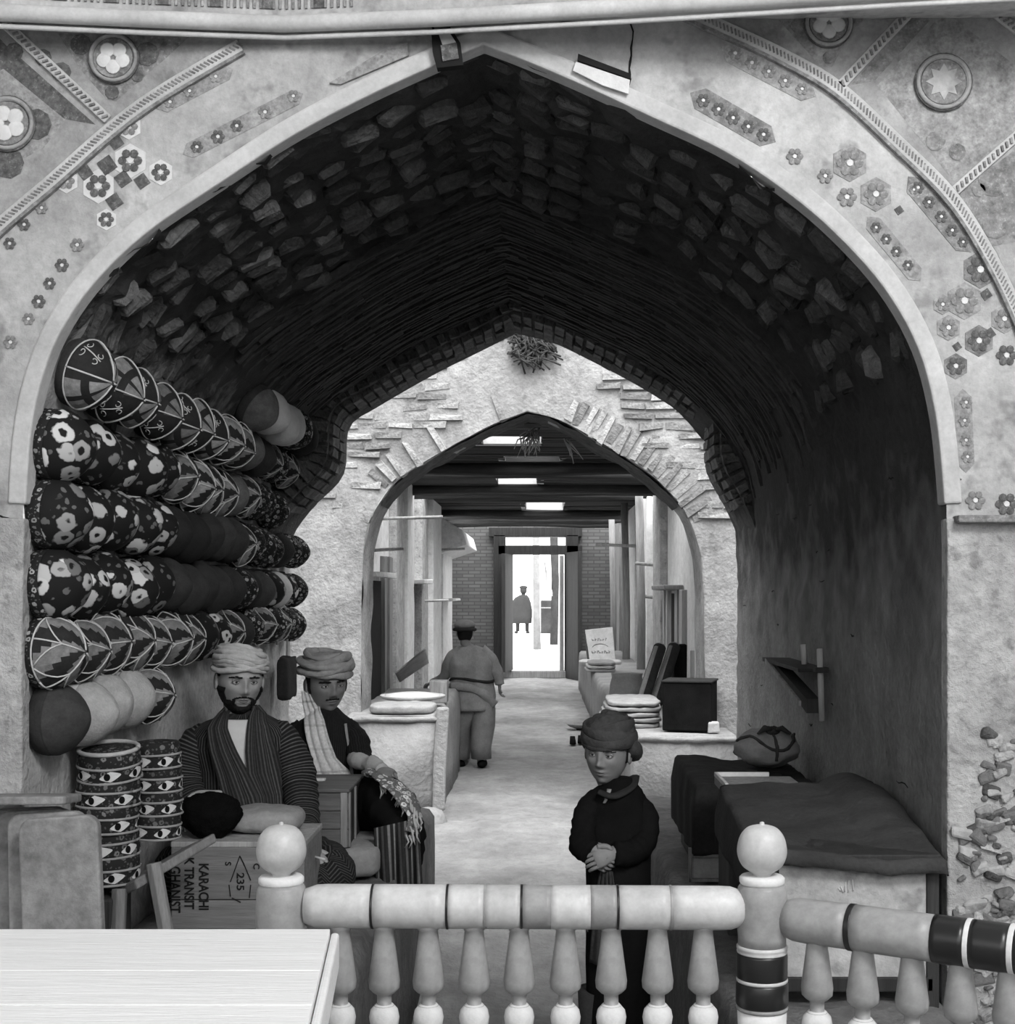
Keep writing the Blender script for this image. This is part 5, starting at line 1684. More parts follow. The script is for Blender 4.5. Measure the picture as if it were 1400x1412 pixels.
MB().box((1.235, 11.35, BZ + 0.415), (0.42, 0.42, 0.016), Matrix.Rotation(R(-14), 3, 'Z')).build('box_top', 'dark_cloth', bb, 0.006)
o = MB().box((0, 0, 0), (0.09, 0.08, 0.09), jit=0.008).build('paper_packet', 'pale_cloth', None, 0.01)
o.location = (1.40, 11.02 + 0.09, BZ + 0.050)
tag(o, 'small pale packet at the foot of the black box', 'packet')
for k, (a, b, Y, mat, lab) in enumerate([((884, 972), (910, 893), 13.4, 'wood_dark', 'dark cloth bolt leaning nearest the walking lane'), ((904, 970), (930, 892), 13.6, 'wood_dark', 'dark cloth bolt leaning closest to the black box')]):
    A_, B_ = W(*a, Y), W(*b, Y + 0.5)
    A_.z = BZ + 0.03
    t = thing('cloth_bolt', lab, 'cloth bolt', A_, 'cloth bolts leaning on the right')
    MB().tube([A_, A_ + (B_ - A_) * 0.5, B_], 0.066, 14).build('roll', 'cap_plain', t)
    MB().tube([A_ + Vector((-0.035, -0.05, 0.02)), B_ + Vector((-0.035, -0.05, 0))], 0.030, 8).build('outer_fold', 'jacket_grey', t)
    MB().tube([B_, B_ + (B_ - A_).normalized() * 0.02], 0.055, 14).build('roll_end', 'grey_cloth', t)
o = MB().box((0, 0, 0), (0.13, 0.25, 0.60), jit=0.01).build('upright_trunk', 'black_cloth', None, 0.01)
o.location = (1.44, 14.2, BZ + 0.30)
tag(o, 'black upright trunk standing behind the leaning bolts', 'trunk')
o = MB().box((0, 0, 0), (0.04, 0.05, 0.55)).build('pale_lath', 'wood_pale', None, 0.004)
o.location = (1.535, 13.9, BZ + 0.275)
tag(o, 'pale upright lath at the right end of the cloth bolts', 'lath')
# signed tin case at the far end of the bench
YS = 22.0
sg_ = thing('lettered_case', 'pale lettered case propped up at the far end of the right bench', 'case', W(828, 918, YS))
p0, p1, p2, p3 = W(812, 917, YS), W(849, 917, YS), W(845, 870, YS + 0.15), W(807, 874, YS + 0.15)
zb0 = BZ + 0.03
dz = zb0 - p0.z
for p in (p0, p1, p2, p3): p.z += dz
MB().prism([p0, p1, p2, p3], (0.0, 0.12, 0)).build('case_face', 'pale_cloth', sg_, 0.01)
MB().prism([p0 + Vector((-0.02, -0.01, 0)), p0 + Vector((0.015, -0.01, 0)), p3 + Vector((0.015, -0.01, -0.06)), p3 + Vector((-0.02, -0.01, -0.06))], (0, 0.01, 0)).build('case_edge', 'wood_dark', sg_)
ux, uz = (p1 - p0).normalized(), (p3 - p0).normalized()
nrm = ux.cross(uz)
def sign_text(s, fx, fz, size):
    o_ = p0 + ux * (p1 - p0).length * fx + uz * (p3 - p0).length * fz - Vector((0, 0.006, 0))
    text_mesh('lettering', s, size, frame(o_, ux, uz, nrm), 'paint_mid', sg_, 0.001)
def sign_strokes(fz, f0, f1, n, hgt):
    # worn lettering, too far off to read: a row of short strokes
    mb = MB()
    for k in range(n):
        fx = f0 + (f1 - f0) * k / (n - 1)
        a_ = p0 + ux * (p1 - p0).length * fx + uz * (p3 - p0).length * fz - Vector((0, 0.006, 0))
        mb.tube([a_, a_ + uz * hgt * (0.7 + 0.3 * (k % 2)) + ux * 0.012 * ((k * 7) % 3 - 1)], 0.006, 5)
        mb.tube([a_ + uz * hgt * (0.2 + 0.3 * (k % 3)), a_ + uz * hgt * (0.2 + 0.3 * (k % 3)) + ux * 0.022], 0.005, 5)
    o_ = mb.build('lettering', 'paint_mid', sg_)
    o_['kind'] = 'stuff'
sign_strokes(0.66, 0.24, 0.72, 6, 0.045)
sign_strokes(0.26, 0.18, 0.80, 8, 0.045)
mb = MB().tube([p0 + ux * (p1 - p0).length * (0.5 + 0.3 * math.cos(R(a))) + uz * (p3 - p0).length * (0.42 + 0.14 * math.sin(R(a))) - Vector((0, 0.006, 0)) for a in range(20, 165, 12)], 0.005, 5)
mb.build('arc_mark', 'paint_mid', sg_)
stack_slab(800, 858, 21.4, 0.7, BZ, 0.07, 'folded_cloth', 'pale_cloth', 'pale folded cloth under the lettered case', 'cloth', 3)
for k in range(3):
    stack_slab(808 + k * 2, 850, 19.4, 0.9, BZ + 0.05 * k, 0.055, 'folded_cloth', 'grey_cloth' if k != 1 else 'pale_cloth', 'mottled folded cloth, %s of the pile in front of the lettered case' % ['lowest', 'middle', 'topmost'][k], 'cloth', k + 11)['group'] = 'folded cloths on the right bench'
t = thing('sack', 'open grey sack standing on the right bench behind the rugs', 'sack', (0.87, 14.6, BZ))
mb = MB().lathe([(0.15, 0), (0.19, 0.06), (0.18, 0.16), (0.16, 0.24), (0.17, 0.28), (0.13, 0.27), (0.10, 0.20)], 20, Matrix.Translation((0.92, 14.6, BZ)))
mb.build('sack_body', 'grey_cloth', t)
o = MB().box((0, 0, 0), (0.24, 0.3, 0.20), jit=0.01).build('carton', 'pale_cloth', None, 0.01)
o.location = (1.22, 15.2, BZ + 0.105)
tag(o, 'small pale carton behind the leaning cloth bolts', 'carton')
# floor: dish and shoes by the right bench
t = thing('shallow_dish', 'shallow dish on the floor at the foot of the right bench', 'dish', W(800, 1003, 19))
c_ = Vector((0.55, 18.6, 0.02))
MB().lathe([(0.06, 0), (0.15, 0.03), (0.20, 0.07), (0.19, 0.07), (0.14, 0.035), (0.02, 0.015)], 22, Matrix.Translation(c_)).build('bowl', 'wood_grey', t)
MB().lathe([(0.06, -0.02), (0.06, 0.005)], 14, Matrix.Translation(c_)).build('foot_ring', 'wood_dark', t)
for k, (x, y) in enumerate(((0.40, 16.9), (0.50, 17.0))):
    mb = MB()
    mb.loft([[Vector((x + dx * w_, y + yy, 0.01 + h_ * hz)) for dx, hz in ((-.04, 0), (.04, 0), (.035, 1), (-.035, 1))] for yy, w_, h_ in ((-.13, .5, .03), (-.08, 1, .05), (0, .9, .06), (.08, .9, .08), (.12, .6, .08))], 0, True, True)
    tag(mb.build('shoe', 'black_cloth'), ['dark slipper on the left of the pair by the right bench', 'dark slipper on the right of the pair by the right bench'][k], 'shoe', 'slippers on the lane floor')
# left bench: dough tray, pads, pots
LZ = 0.86
t = thing('round_tray', 'wide round tray of white dough on the left bench', 'tray', (-1.10, 12.0, LZ))
MB().lathe([(0.20, 0.035), (0.27, 0.05), (0.29, 0.075), (0.28, 0.08), (0.26, 0.06), (0.01, 0.055)], 30, Matrix.Translation((-1.12, 12.1, LZ + 0.03))).build('tray_rim', 'pale_cloth', t)
MB().lathe([(0.25, 0.06), (0.24, 0.085), (0.12, 0.10), (0.01, 0.102)], 30, Matrix.Translation((-1.12, 12.1, LZ + 0.03))).build('dough', 'trim_plaster', t)
MB().lathe([(0.10, -0.035), (0.14, 0.0), (0.18, 0.045)], 20, Matrix.Translation((-1.12, 12.1, LZ + 0.03))).build('tray_foot', 'wood_grey', t)
stack_slab(507, 598, 11.36, 0.5, LZ, 0.085, 'flat_cushion', 'grey_cloth', 'flat pale cushion along the front of the left bench', 'cushion', 4)
o = MB().box((0, 0, 0), (0.16, 0.2, 0.20), jit=0.006).build('wooden_box', 'wood_grey', None, 0.01)
o.location = (-0.93, 12.65, LZ + 0.10)
tag(o, 'small wooden box at the corner of the left bench', 'box')
t = thing('low_counter', 'low white counter with hanging bits beside the walking man', 'counter', (-0.80, 15.2, 0))
MB().box((-0.98, 16.6, 0.78), (0.50, 3.4, 0.08), jit=0.01).build('counter_top', 'trim_plaster', t, 0.01)
MB().box((-0.80, 16.6, 0.37), (0.08, 3.3, 0.74), jit=0.02).build('counter_front', 'rough_plaster', t, 0.01)
for k in range(4):
    o = MB().lathe([(0.01, 0), (0.13, 0.0), (0.15, 0.02), (0.13, 0.045), (0.01, 0.05)], 18).build('flat_loaf', 'paint_pale' if k % 2 else 'trim_plaster')
    o.location = (-0.98 + 0.05 * (k % 2), 15.3 + 0.36 * k, 0.822)
    tag(o, 'pale round loaf on the low counter, %s from the front' % ['first', 'second', 'third', 'fourth'][k], 'bread', 'loaves on the low counter')
t = thing('stiff_cloth', 'grey sheet of stiff cloth propped over the left counter', 'cloth', W(560, 930, 17.0))
MB().grid(lambda u, v: W(545 + 42 * u, 928 - 34 * u + 16 * v + 6 * u * v, 16.4) + Vector((0, 0.5 * v + 0.06 * math.sin(u * 5), 0)), 12, 12).build('sheet', 'pale_cloth', t, solid=0.02)

# ------------------------------------------------------------------ people
def smooth01(t):
    t = max(0.0, min(1.0, t))
    return t * t * (3 - 2 * t)
BUMPS = [  # x, z, sx, sz, amount (forwards)
    (0, -0.010, 0.0085, 0.022, 0.013), (0, -0.034, 0.0115, 0.0105, 0.022), (0.0125, -0.039, 0.006, 0.006, 0.006), (-0.0125, -0.039, 0.006, 0.006, 0.006),
    (0.028, 0.019, 0.022, 0.0075, 0.007), (-0.028, 0.019, 0.022, 0.0075, 0.007), (0.031, -0.001, 0.016, 0.010, -0.011), (-0.031, -0.001, 0.016, 0.010, -0.011),
    (0.046, -0.026, 0.018, 0.016, 0.006), (-0.046, -0.026, 0.018, 0.016, 0.006), (0, -0.0610, 0.020, 0.0048, 0.0070), (0, -0.0735, 0.017, 0.0056, 0.0080),
    (0, -0.0670, 0.024, 0.0022, -0.0045), (0, -0.101, 0.020, 0.014, 0.010), (0.036, -0.060, 0.014, 0.018, -0.003), (-0.036, -0.060, 0.014, 0.018, -0.003)]
JAW = [0.34, 1.7]
def head_point(az, el):
    x, f, z = math.sin(az) * math.cos(el), math.cos(az) * math.cos(el), math.sin(el)
    t = max(0.0, -z)
    rx = 0.076 * (1 - JAW[0] * t ** JAW[1])
    rf = 0.095 * (1 - 0.12 * t) if f > 0 else 0.100 * (1 - 0.45 * t)
    k = (abs(math.cos(el)) ** 0.86) / max(1e-4, abs(math.cos(el)))
    p = Vector((x * k * rx, f * k * rf, z * 0.118))
    w = smooth01((f - 0.15) / 0.35)
    if w:
        dd = 0.0
        for bx, bz, sx, sz, a in BUMPS:
            dd += a * math.exp(-((p.x - bx) / sx) ** 2 - ((p.z - bz) / sz) ** 2)
        p.y += dd * w
    return p
def head_grid(mb, M_, s, mat=0, nu=112, nv=90):
    rings = []
    for i in range(nv + 1):
        el = -PI / 2 + 0.02 + (PI - 0.04) * i / nv
        ring = []
        for j in range(nu):
            p = head_point(2 * PI * j / nu, el)
            ring.append(M_ @ Vector((p.x * s, -p.y * s, p.z * s)))
        rings.append(ring)
    mb.loft(rings, mat, True, True)
def head_patch(M_, s, mask, off, nu=200, nv=170, rough=0.0, freq=160):
    """a piece of the face's own surface lifted off it: beard, brows, lips, hair"""
    mb = MB()
    idx = {}
    vs, fs = [], []
    P_ = {}
    for i in range(nv + 1):
        el = -PI / 2 + 0.03 + (PI - 0.06) * i / nv
        for j in range(nu):
            P_[(i, j)] = head_point(2 * PI * j / nu, el)
    def vid(i, j):
        j %= nu
        if (i, j) not in idx:
            p = P_[(i, j)]
            a = P_[(min(i + 1, nv), j)] - P_[(max(i - 1, 0), j)]
            b = P_[(i, (j + 1) % nu)] - P_[(i, (j - 1) % nu)]
            n = b.cross(a)
            n = n.normalized() if n.length > 1e-9 else p.normalized()
            if n.dot(p) < 0: n = -n
            m = mask(p)
            q = p + n * (off * min(1.0, m * 3) + rough * noise.noise(p * freq))
            idx[(i, j)] = len(vs)
            vs.append(M_ @ Vector((q.x * s, -q.y * s, q.z * s)))
        return idx[(i, j)]
    for i in range(nv):
        for j in range(nu):
            if all(mask(P_[(a, b % nu)]) > 0 for a, b in ((i, j), (i + 1, j), (i, j + 1), (i + 1, j + 1))):
                fs.append((vid(i, j), vid(i, j + 1), vid(i + 1, j + 1), vid(i + 1, j)))
    mb.add(vs, fs, 0, True)
    return mb
def HM(center, yaw, pitch=0.0, roll=0.0):
    return Matrix.Translation(center) @ Matrix.Rotation(R(yaw), 4, 'Z') @ Matrix.Rotation(R(pitch), 4, 'X') @ Matrix.Rotation(R(roll), 4, 'Y')
def face_details(par, M_, s, lipmat='lip', brow=1.0, eye_open=1.0):
    for sx in (-1, 1):
        c = M_ @ (Vector((sx * 0.0305, -(0.0755), 0.0)) * s)
        e = MB().ball(c, 0.0120 * s, 18, 12).build('eye', 'eye_white', par)
        fwd = (M_.to_3x3() @ Vector((-sx * 0.04, -1, 0))).normalized()
        MB().ball(c + fwd * 0.0066 * s, 0.0064 * s, 14, 10).build('iris', 'eye_dark', e)
        up = []
        lo_ = []
        for k in range(9):
            t = -1 + 2 * k / 8
            xx = sx * 0.0305 + t * 0.0145
            zz = 0.0055 * eye_open * (1 - t * t) + 0.0004
            ff = 0.0882 - 0.0055 * t * t - (0.003 if t * sx > 0 else 0)
            up.append(M_ @ (Vector((xx, -ff, zz)) * s))
            lo_.append(M_ @ (Vector((xx, -(ff - 0.001), -0.0052 * (1 - t * t) - 0.0012)) * s))
        MB().tube(up, [0.0016 * s, 0.0022 * s, 0.0027 * s, 0.003 * s, 0.003 * s, 0.003 * s, 0.0027 * s, 0.0022 * s, 0.0016 * s], 7).build('eyelid', 'lip', par)
        MB().tube(lo_, 0.0016 * s, 6).build('eyelid', 'lip', par)
    head_patch(M_, s, lambda p: (p.y > 0.03) * (0.0048 * brow - abs(p.z - 0.0185 - 0.10 * (abs(p.x) - 0.03) * (1 if abs(p.x) < 0.035 else -1.6))) * 250 if 0.010 < abs(p.x) < 0.052 else -1, 0.0025, rough=0.001).build('eyebrow', 'hair_black', par, solid=0.001)
    head_patch(M_, s, lambda p: (0.0085 - abs(p.z + 0.0672) - 0.010 * (p.x / 0.024) ** 2) * 90 if p.y > 0.05 and abs(p.x) < 0.024 else -1, 0.0007).build('lips', lipmat, par, solid=0.0006)
def ear(mb, M_, s, sx, mat=0):
    c = Vector((sx * 0.076, 0.012, -0.008))
    def f_(p, d):
        r = math.hypot(d.y, d.z)
        return p * (1 - 0.10 * math.exp(-((r - 0.55) / 0.2) ** 2)) + Vector((sx * 0.006 * (r > 0.6), 0, 0))
    tmp = MB().ball(c, (0.009, 0.017, 0.030), 16, 14, 0, f_)
    mb.add([M_ @ (Vector(v) * s) for v in tmp.v], tmp.f, mat, True)
def neck(mb, M_, s, base, r=0.052, mat=0):
    a = M_ @ (Vector((0, 0.012, -0.045)) * s)
    b = M_ @ (Vector((0, 0.018, -0.10)) * s)
    base = Vector(base)
    mb.tube([a, b, b + (base - b) * 0.5, base], [r * s, r * s * 0.96, r * s * 1.0, r * s * 1.35], 20, mat)
def turban(par, M_, s, bands, dome, mat, wob=0.006, name='turban', lift=0.0):
    """bands: (z, rx, ry, tilt, phase, half-height, thickness) in head space"""
    mb = MB()
    dz, drx, dry, drz, dy = dome
    def fold(p, d):
        return p * (1 + 0.035 * math.sin(d.x * 9 + d.z * 16 + 3 * d.y) * 0.6 + 0.05 * fn(d, 3.2, 5))
    mb.ball(Vector((0, 0, 0)), (drx, dry, drz), 48, 30, 0, fold)
    vs = [M_ @ ((Vector(v) + Vector((0, dy, dz))) * s) for v in mb.v]
    mb.v = [tuple(v) for v in vs]
    o = mb.build(name, mat, par)
    for z, rx, ry, tilt, ph, hh, th in bands:
        z += lift
        pts, rs = [], []
        for k in range(41):
            t = 2 * PI * k / 40 + PI
            p = Vector((rx * math.sin(t), -ry * math.cos(t) + dy, z + tilt * math.sin(t + ph) + 0.003 * math.sin(3 * t + ph)))
            pts.append(M_ @ (p * s))
            rs.append((hh * s * (0.85 + 0.2 * math.sin(2 * t + ph)), th * s))
        MB().tube(pts, rs, 12, up=(0, 0, 1), wob=wob * s, wfreq=26, seed=z * 90).build('wrap', mat, o)
    return o
def hand(mb, wrist, d, n, s=1.0, curl=0.5, mat=0, thumb=1):
    """palm, four unequal jointed fingers and a thumb leaving the side of the palm"""
    d = Vector(d).normalized(); n = Vector(n); n = (n - d * n.dot(d)).normalized()
    sd = d.cross(n)
    wrist = Vector(wrist)
    mb.tube([wrist - d * 0.02 * s, wrist + d * 0.02 * s, wrist + d * 0.055 * s, wrist + d * 0.088 * s], [(0.018 * s, 0.026 * s), (0.018 * s, 0.034 * s), (0.016 * s, 0.040 * s), (0.012 * s, 0.038 * s)], 14, mat, up=tuple(n))
    for k, (o_, L) in enumerate(((-0.029, 0.066), (-0.010, 0.076), (0.010, 0.072), (0.028, 0.056))):
        p = wrist + d * 0.080 * s + sd * o_ * s
        pts, rs = [p], [0.0092 * s]
        ang = 0.15
        for j, fr in enumerate((0.45, 0.32, 0.23)):
            ang += curl * (0.75 if j == 0 else 1.0)
            p = p + (d * math.cos(ang) - n * math.sin(ang)) * L * fr * s
            pts.append(p)
            rs.append((0.0086, 0.0078, 0.0058)[j] * s)
        mb.tube(catmull(pts, 3), [rs[0] + (rs[-1] - rs[0]) * q_ / (3 * (len(pts) - 1)) for q_ in range(3 * (len(pts) - 1) + 1)], 9, mat)
    b = wrist + d * 0.025 * s + sd * thumb * -0.030 * s
    t1 = b + (d * 0.6 - sd * thumb * 0.7 - n * 0.3).normalized() * 0.036 * s
    t2 = t1 + (d * 0.9 - sd * thumb * 0.1 - n * 0.4).normalized() * 0.030 * s
    mb.tube(catmull([b, t1, t2], 4), [0.013 * s, 0.0125 * s, 0.012 * s, 0.0115 * s, 0.011 * s, 0.0105 * s, 0.010 * s, 0.009 * s, 0.0075 * s], 9, mat)
def torso(rows, Yc, mat_name, par, name, seed=0, fold=0.008, n=56):
    """rows: (y px, centre px, half width px, half depth m); returns the front surface function"""
    s = Yc / F
    rings, uvs = [], []
    L = 0
    dense = []
    for a, b in zip(rows, rows[1:]):
        for k in range(5):
            t = k / 5
            dense.append(tuple(a[i] + (b[i] - a[i]) * t for i in range(4)))
    dense.append(rows[-1])
    for py, cx, hw, b in dense:
        c = W(cx, py, Yc)
        ring, ru = [], []
        for j in range(n):
            t = 2 * PI * j / n
            q = c + Vector((hw * s * math.copysign(abs(math.cos(t)) ** 0.9, math.cos(t)), b * math.sin(t), 0))
            q += Vector((math.cos(t), math.sin(t), 0)) * fold * fn(Vector((q.x * 2.2, q.y * 2.2, q.z * 0.7)), 7, seed)
            ring.append(q)
        for j in range(n + 1):
            ru.append((2 * PI * j / n * 0.20, -c.z))
        rings.append(ring); uvs.append(ru)
    MB().loft(rings, 0, True, True, True, uvs).build(name, mat_name, par)
    def front(px, py, off=0.0):
        py_ = max(rows[0][0], min(rows[-1][0], py))
        for a, b in zip(rows, rows[1:]):
            if a[0] <= py_ <= b[0]:
                t = (py_ - a[0]) / (b[0] - a[0])
                cx, hw, dp = (a[i] + (b[i] - a[i]) * t for i in (1, 2, 3))
                break
        k = max(-1.0, min(1.0, (px - cx) / hw))
        Y = Yc - dp * math.sqrt(max(0.0, 1 - k * k)) - off
        P_ = W(px, py, Yc)
        return Vector((P_.x, Y, P_.z))
    return front
def strip_cloth(front, edges, off, mat, par, name, nu=10, nv=40, solid=0.006, pleat=0.0, freq=3.0):
    """edges: (y, left px, right px)"""
    def at(v):
        y = edges[0][0] + (edges[-1][0] - edges[0][0]) * v
        for a, b in zip(edges, edges[1:]):
            if a[0] <= y <= b[0]:
                t = (y - a[0]) / (b[0] - a[0])
                return y, a[1] + (b[1] - a[1]) * t, a[2] + (b[2] - a[2]) * t
        return edges[-1]
    def P_(u, v):
        y, l_, r_ = at(v)
        return front(l_ + (r_ - l_) * u, y, off + pleat * math.sin(u * freq * 2 * PI + v * 2))
    def UV(u, v):
        y, l_, r_ = at(v)
        return ((u - 0.5) * 0.12, -y * 0.00277)
    return MB().grid(P_, nu, nv, 0, True, UV).build(name, mat, par, solid=solid)
def sleeve(pts, radii, mat, par, name='sleeve', seed=0, wob=0.012):
    p = catmull([W(*q) for q in pts], 7)
    m = len(p)
    rs = []
    for k in range(m):
        t = k / (m - 1) * (len(radii) - 1)
        i = min(int(t), len(radii) - 2)
        r = radii[i] + (radii[i + 1] - radii[i]) * (t - i)
        rs.append(r * (1 + 0.05 * math.sin(k * 2.1 + seed)))
    return MB().tube(p, rs, 28, uv=True, wob=wob, wfreq=13, seed=seed).build(name, mat, par)

# the bearded man in the striped robe ------------------------------------------------
Y = 5.28
m1 = thing('person', 'seated bearded man in dark striped robe and pale turban', 'person', (-1.13, Y, 0.745))
S1 = 1.08
M1 = HM(W(331, 937, Y - 0.02), 24, 3, 2)
body = MB()
head_grid(body, M1, S1)
ear(body, M1, S1, -1); ear(body, M1, S1, 1)
neck(body, M1, S1, W(337, 1004, Y))
body.ball(W(337, 1060, Y + 0.02), (0.15, 0.09, 0.17), 20, 14)
body.tube([W(372, 1030, Y + 0.02), W(396, 1040, Y), W(413, 1098, Y - 0.09), W(424, 1172, 5.0)], [0.05, 0.045, 0.036, 0.026], 12)
hand(body, W(424, 1172, 5.0), Vector((0.55, -0.6, -0.35)), Vector((0.2, -0.5, 0.8)), 0.95, 0.75)
body.build('body', 'skin_tan', m1)
face_details(m1, M1, S1, brow=0.72)
def beard_mask(p):
    if p.y < -0.005: return -1
    side = 0.030 - max(0, p.y) * 0.9
    m_ = -1.0
    if p.z < -0.086 + 0.02 * smooth01((abs(p.x) - 0.012) / 0.03): m_ = max(m_, ((-0.086 + 0.02 * smooth01((abs(p.x) - 0.012) / 0.03)) - p.z) * 40)
    e_ = 0.060 - 0.36 * max(0, -p.z - 0.040)
    if abs(p.x) > e_ and p.z < -0.020 and p.y < 0.062: m_ = max(m_, min((-0.020 - p.z) * 40, (abs(p.x) - e_) * 60, (0.062 - p.y) * 60))
    if abs(p.x) > 0.024 and -0.080 < p.z < -0.056 and p.y > 0.04 and abs(p.x) < 0.034: m_ = max(m_, 0.3)
    return m_
head_patch(M1, S1, beard_mask, 0.0075, rough=0.002).build('beard', 'hair_black', m1, solid=0.003)
head_patch(M1, S1, lambda p: (0.0040 - abs(p.z + 0.0535 + 0.22 * max(0, abs(p.x) - 0.008)) ) * 120 if p.y > 0.05 and abs(p.x) < 0.031 else -1, 0.0040, rough=0.001).build('moustache', 'hair_black', m1, solid=0.001)
head_patch(M1, S1, lambda p: 0.4 if (p.z > -0.045 and p.y < 0.026 and p.z < 0.05 and (p.y < -0.025 or p.z > 0.012)) else -1, 0.003, rough=0.001).build('hair', 'hair_black', m1, solid=0.001)
turban(m1, M1, S1, [(0.028, 0.088, 0.104, 0.020, 2.6, 0.012, 0.008), (0.038, 0.090, 0.107, 0.020, 2.4, 0.011, 0.009), (0.050, 0.091, 0.108, 0.024, 2.2, 0.011, 0.009), (0.058, 0.090, 0.107, 0.012, 2.9, 0.011, 0.009), (0.068, 0.087, 0.104, 0.022, 2.5, 0.011, 0.009), (0.078, 0.082, 0.099, 0.014, 2.1, 0.012, 0.009), (0.086, 0.076, 0.092, 0.016, 2.7, 0.011, 0.009), (0.095, 0.066, 0.082, 0.012, 2.3, 0.012, 0.009), (0.044, 0.092, 0.107, -0.022, 2.6, 0.010, 0.008)], (0.066, 0.086, 0.102, 0.058, 0.004), 'turban_pale', lift=0.014)
front1 = torso([(978, 338, 17, 0.05), (986, 337, 32, 0.075), (994, 335, 50, 0.095), (1003, 333, 63, 0.110), (1014, 332, 71, 0.120), (1030, 332, 73, 0.125), (1060, 334, 66, 0.13), (1095, 336, 67, 0.14), (1130, 340, 76, 0.16), (1170, 345, 88, 0.18), (1212, 345, 98, 0.20)], Y, 'robe_body', m1, 'robe', 3)
strip_cloth(front1, [(990, 317, 356), (1010, 320, 354), (1030, 328, 352), (1052, 345, 351)], 0.010, 'white_shirt', m1, 'shirt')
strip_cloth(front1, [(974, 314, 320), (984, 304, 322), (1000, 296, 324), (1030, 302, 338), (1060, 312, 354), (1090, 320, 368), (1112, 326, 374), (1140, 334, 376)], 0.024, 'robe_lapel', m1, 'shawl', 16, 50, 0.012, 0.004, 2.5)
strip_cloth(front1, [(972, 353, 358), (984, 351, 368), (1000, 351, 378), (1030, 350, 388), (1060, 352, 394), (1090, 366, 398), (1112, 370, 400), (1140, 374, 404)], 0.022, 'robe_lapel', m1, 'shawl', 16, 50, 0.012, 0.004, 2.5)
sleeve([(292, 1006, Y), (272, 1024, Y - 0.02), (257, 1060, Y - 0.05), (256, 1092, Y - 0.09), (270, 1118, Y - 0.14), (300, 1134, Y - 0.20), (328, 1138, Y - 0.22)], [0.042, 0.066, 0.072, 0.072, 0.072, 0.062, 0.052], 'robe_sleeve', m1, seed=1)
sleeve([(376, 1004, Y), (396, 1024, Y - 0.01), (410, 1065, Y - 0.04), (415, 1100, Y - 0.09), (418, 1130, Y - 0.15), (422, 1158, Y - 0.25), (426, 1172, Y - 0.30)], [0.040, 0.062, 0.068, 0.066, 0.062, 0.05, 0.042], 'robe_sleeve', m1, seed=2)
sleeve([(360, 1195, Y), (410, 1186, Y - 0.08), (448, 1196, Y - 0.18), (452, 1212, Y - 0.28), (405, 1224, Y - 0.34), (350, 1228, Y - 0.34)], [0.10, 0.105, 0.098, 0.085, 0.075, 0.06], 'robe_body', m1, 'robe_knee', 4, 0.016)
sleeve([(320, 1195, Y), (275, 1190, Y - 0.06), (245, 1200, Y - 0.14), (250, 1218, Y - 0.22), (300, 1226, Y - 0.28)], [0.10, 0.10, 0.09, 0.08, 0.06], 'robe_body', m1, 'robe_knee', 5, 0.016)
o = MB().tube([W(428, 1180, 4.86), W(448, 1185, 4.80)], 0.004, 8).build('cigarette', 'paint_pale')
tag(o, 'thin white cigarette in the bearded man\'s hand', 'cigarette')

# the young man with the checked scarf ------------------------------------------------
Y = 6.05
m2 = thing('person', 'seated young man in black coat with pale checked scarf', 'person', (-0.93, Y, 0.745))
S2 = 1.10
M2 = HM(W(450, 942, Y), 27, 4, -3)
body = MB()
head_grid(body, M2, S2)
ear(body, M2, S2, -1); ear(body, M2, S2, 1)
neck(body, M2, S2, W(448, 1000, Y), 0.048)
body.ball(W(446, 1060, Y + 0.03), (0.14, 0.08, 0.18), 20, 14)
body.tube([W(470, 1030, Y + 0.02), W(486, 1030, Y), W(497, 1052, Y - 0.12), W(522, 1060, Y - 0.30)], [0.05, 0.042, 0.030, 0.022], 12)
hand(body, W(522, 1060, Y - 0.30), Vector((0.75, -0.5, -0.25)), Vector((0.1, -0.3, 1)), 0.80, 0.8)
body.build('body', 'skin_brown', m2)
face_details(m2, M2, S2, brow=0.85)
head_patch(M2, S2, lambda p: (0.0045 - abs(p.z + 0.0530 + 0.12 * max(0, abs(p.x) - 0.006))) * 120 if p.y > 0.05 and abs(p.x) < 0.027 else -1, 0.0030, rough=0.001).build('moustache', 'hair_black', m2, solid=0.001)
head_patch(M2, S2, lambda p: 0.4 if (p.y < 0.030 and -0.035 < p.z < 0.06) else -1, 0.004, rough=0.001).build('hair', 'hair_black', m2, solid=0.001)
turban(m2, M2, S2, [(0.034, 0.098, 0.112, -0.008, 0.3, 0.017, 0.013), (0.052, 0.103, 0.116, 0.012, 0.0, 0.017, 0.014), (0.070, 0.102, 0.114, -0.010, 0.6, 0.018, 0.014), (0.060, 0.101, 0.116, 0.024, -0.5, 0.013, 0.013), (0.088, 0.092, 0.104, 0.012, 0.2, 0.018, 0.013), (0.104, 0.074, 0.086, -0.006, 0.9, 0.016, 0.012)], (0.066, 0.096, 0.108, 0.060, 0.006), 'turban_grey', lift=0.010)
front2 = torso([(976, 454, 12, 0.045), (984, 452, 22, 0.06), (992, 450, 35, 0.08), (1002, 447, 46, 0.095), (1016, 445, 52, 0.105), (1040, 444, 52, 0.115), (1070, 445, 53, 0.125), (1110, 450, 58, 0.14), (1160, 455, 66, 0.17), (1202, 458, 70, 0.19)], Y, 'pin_stripe', m2, 'coat', 6)
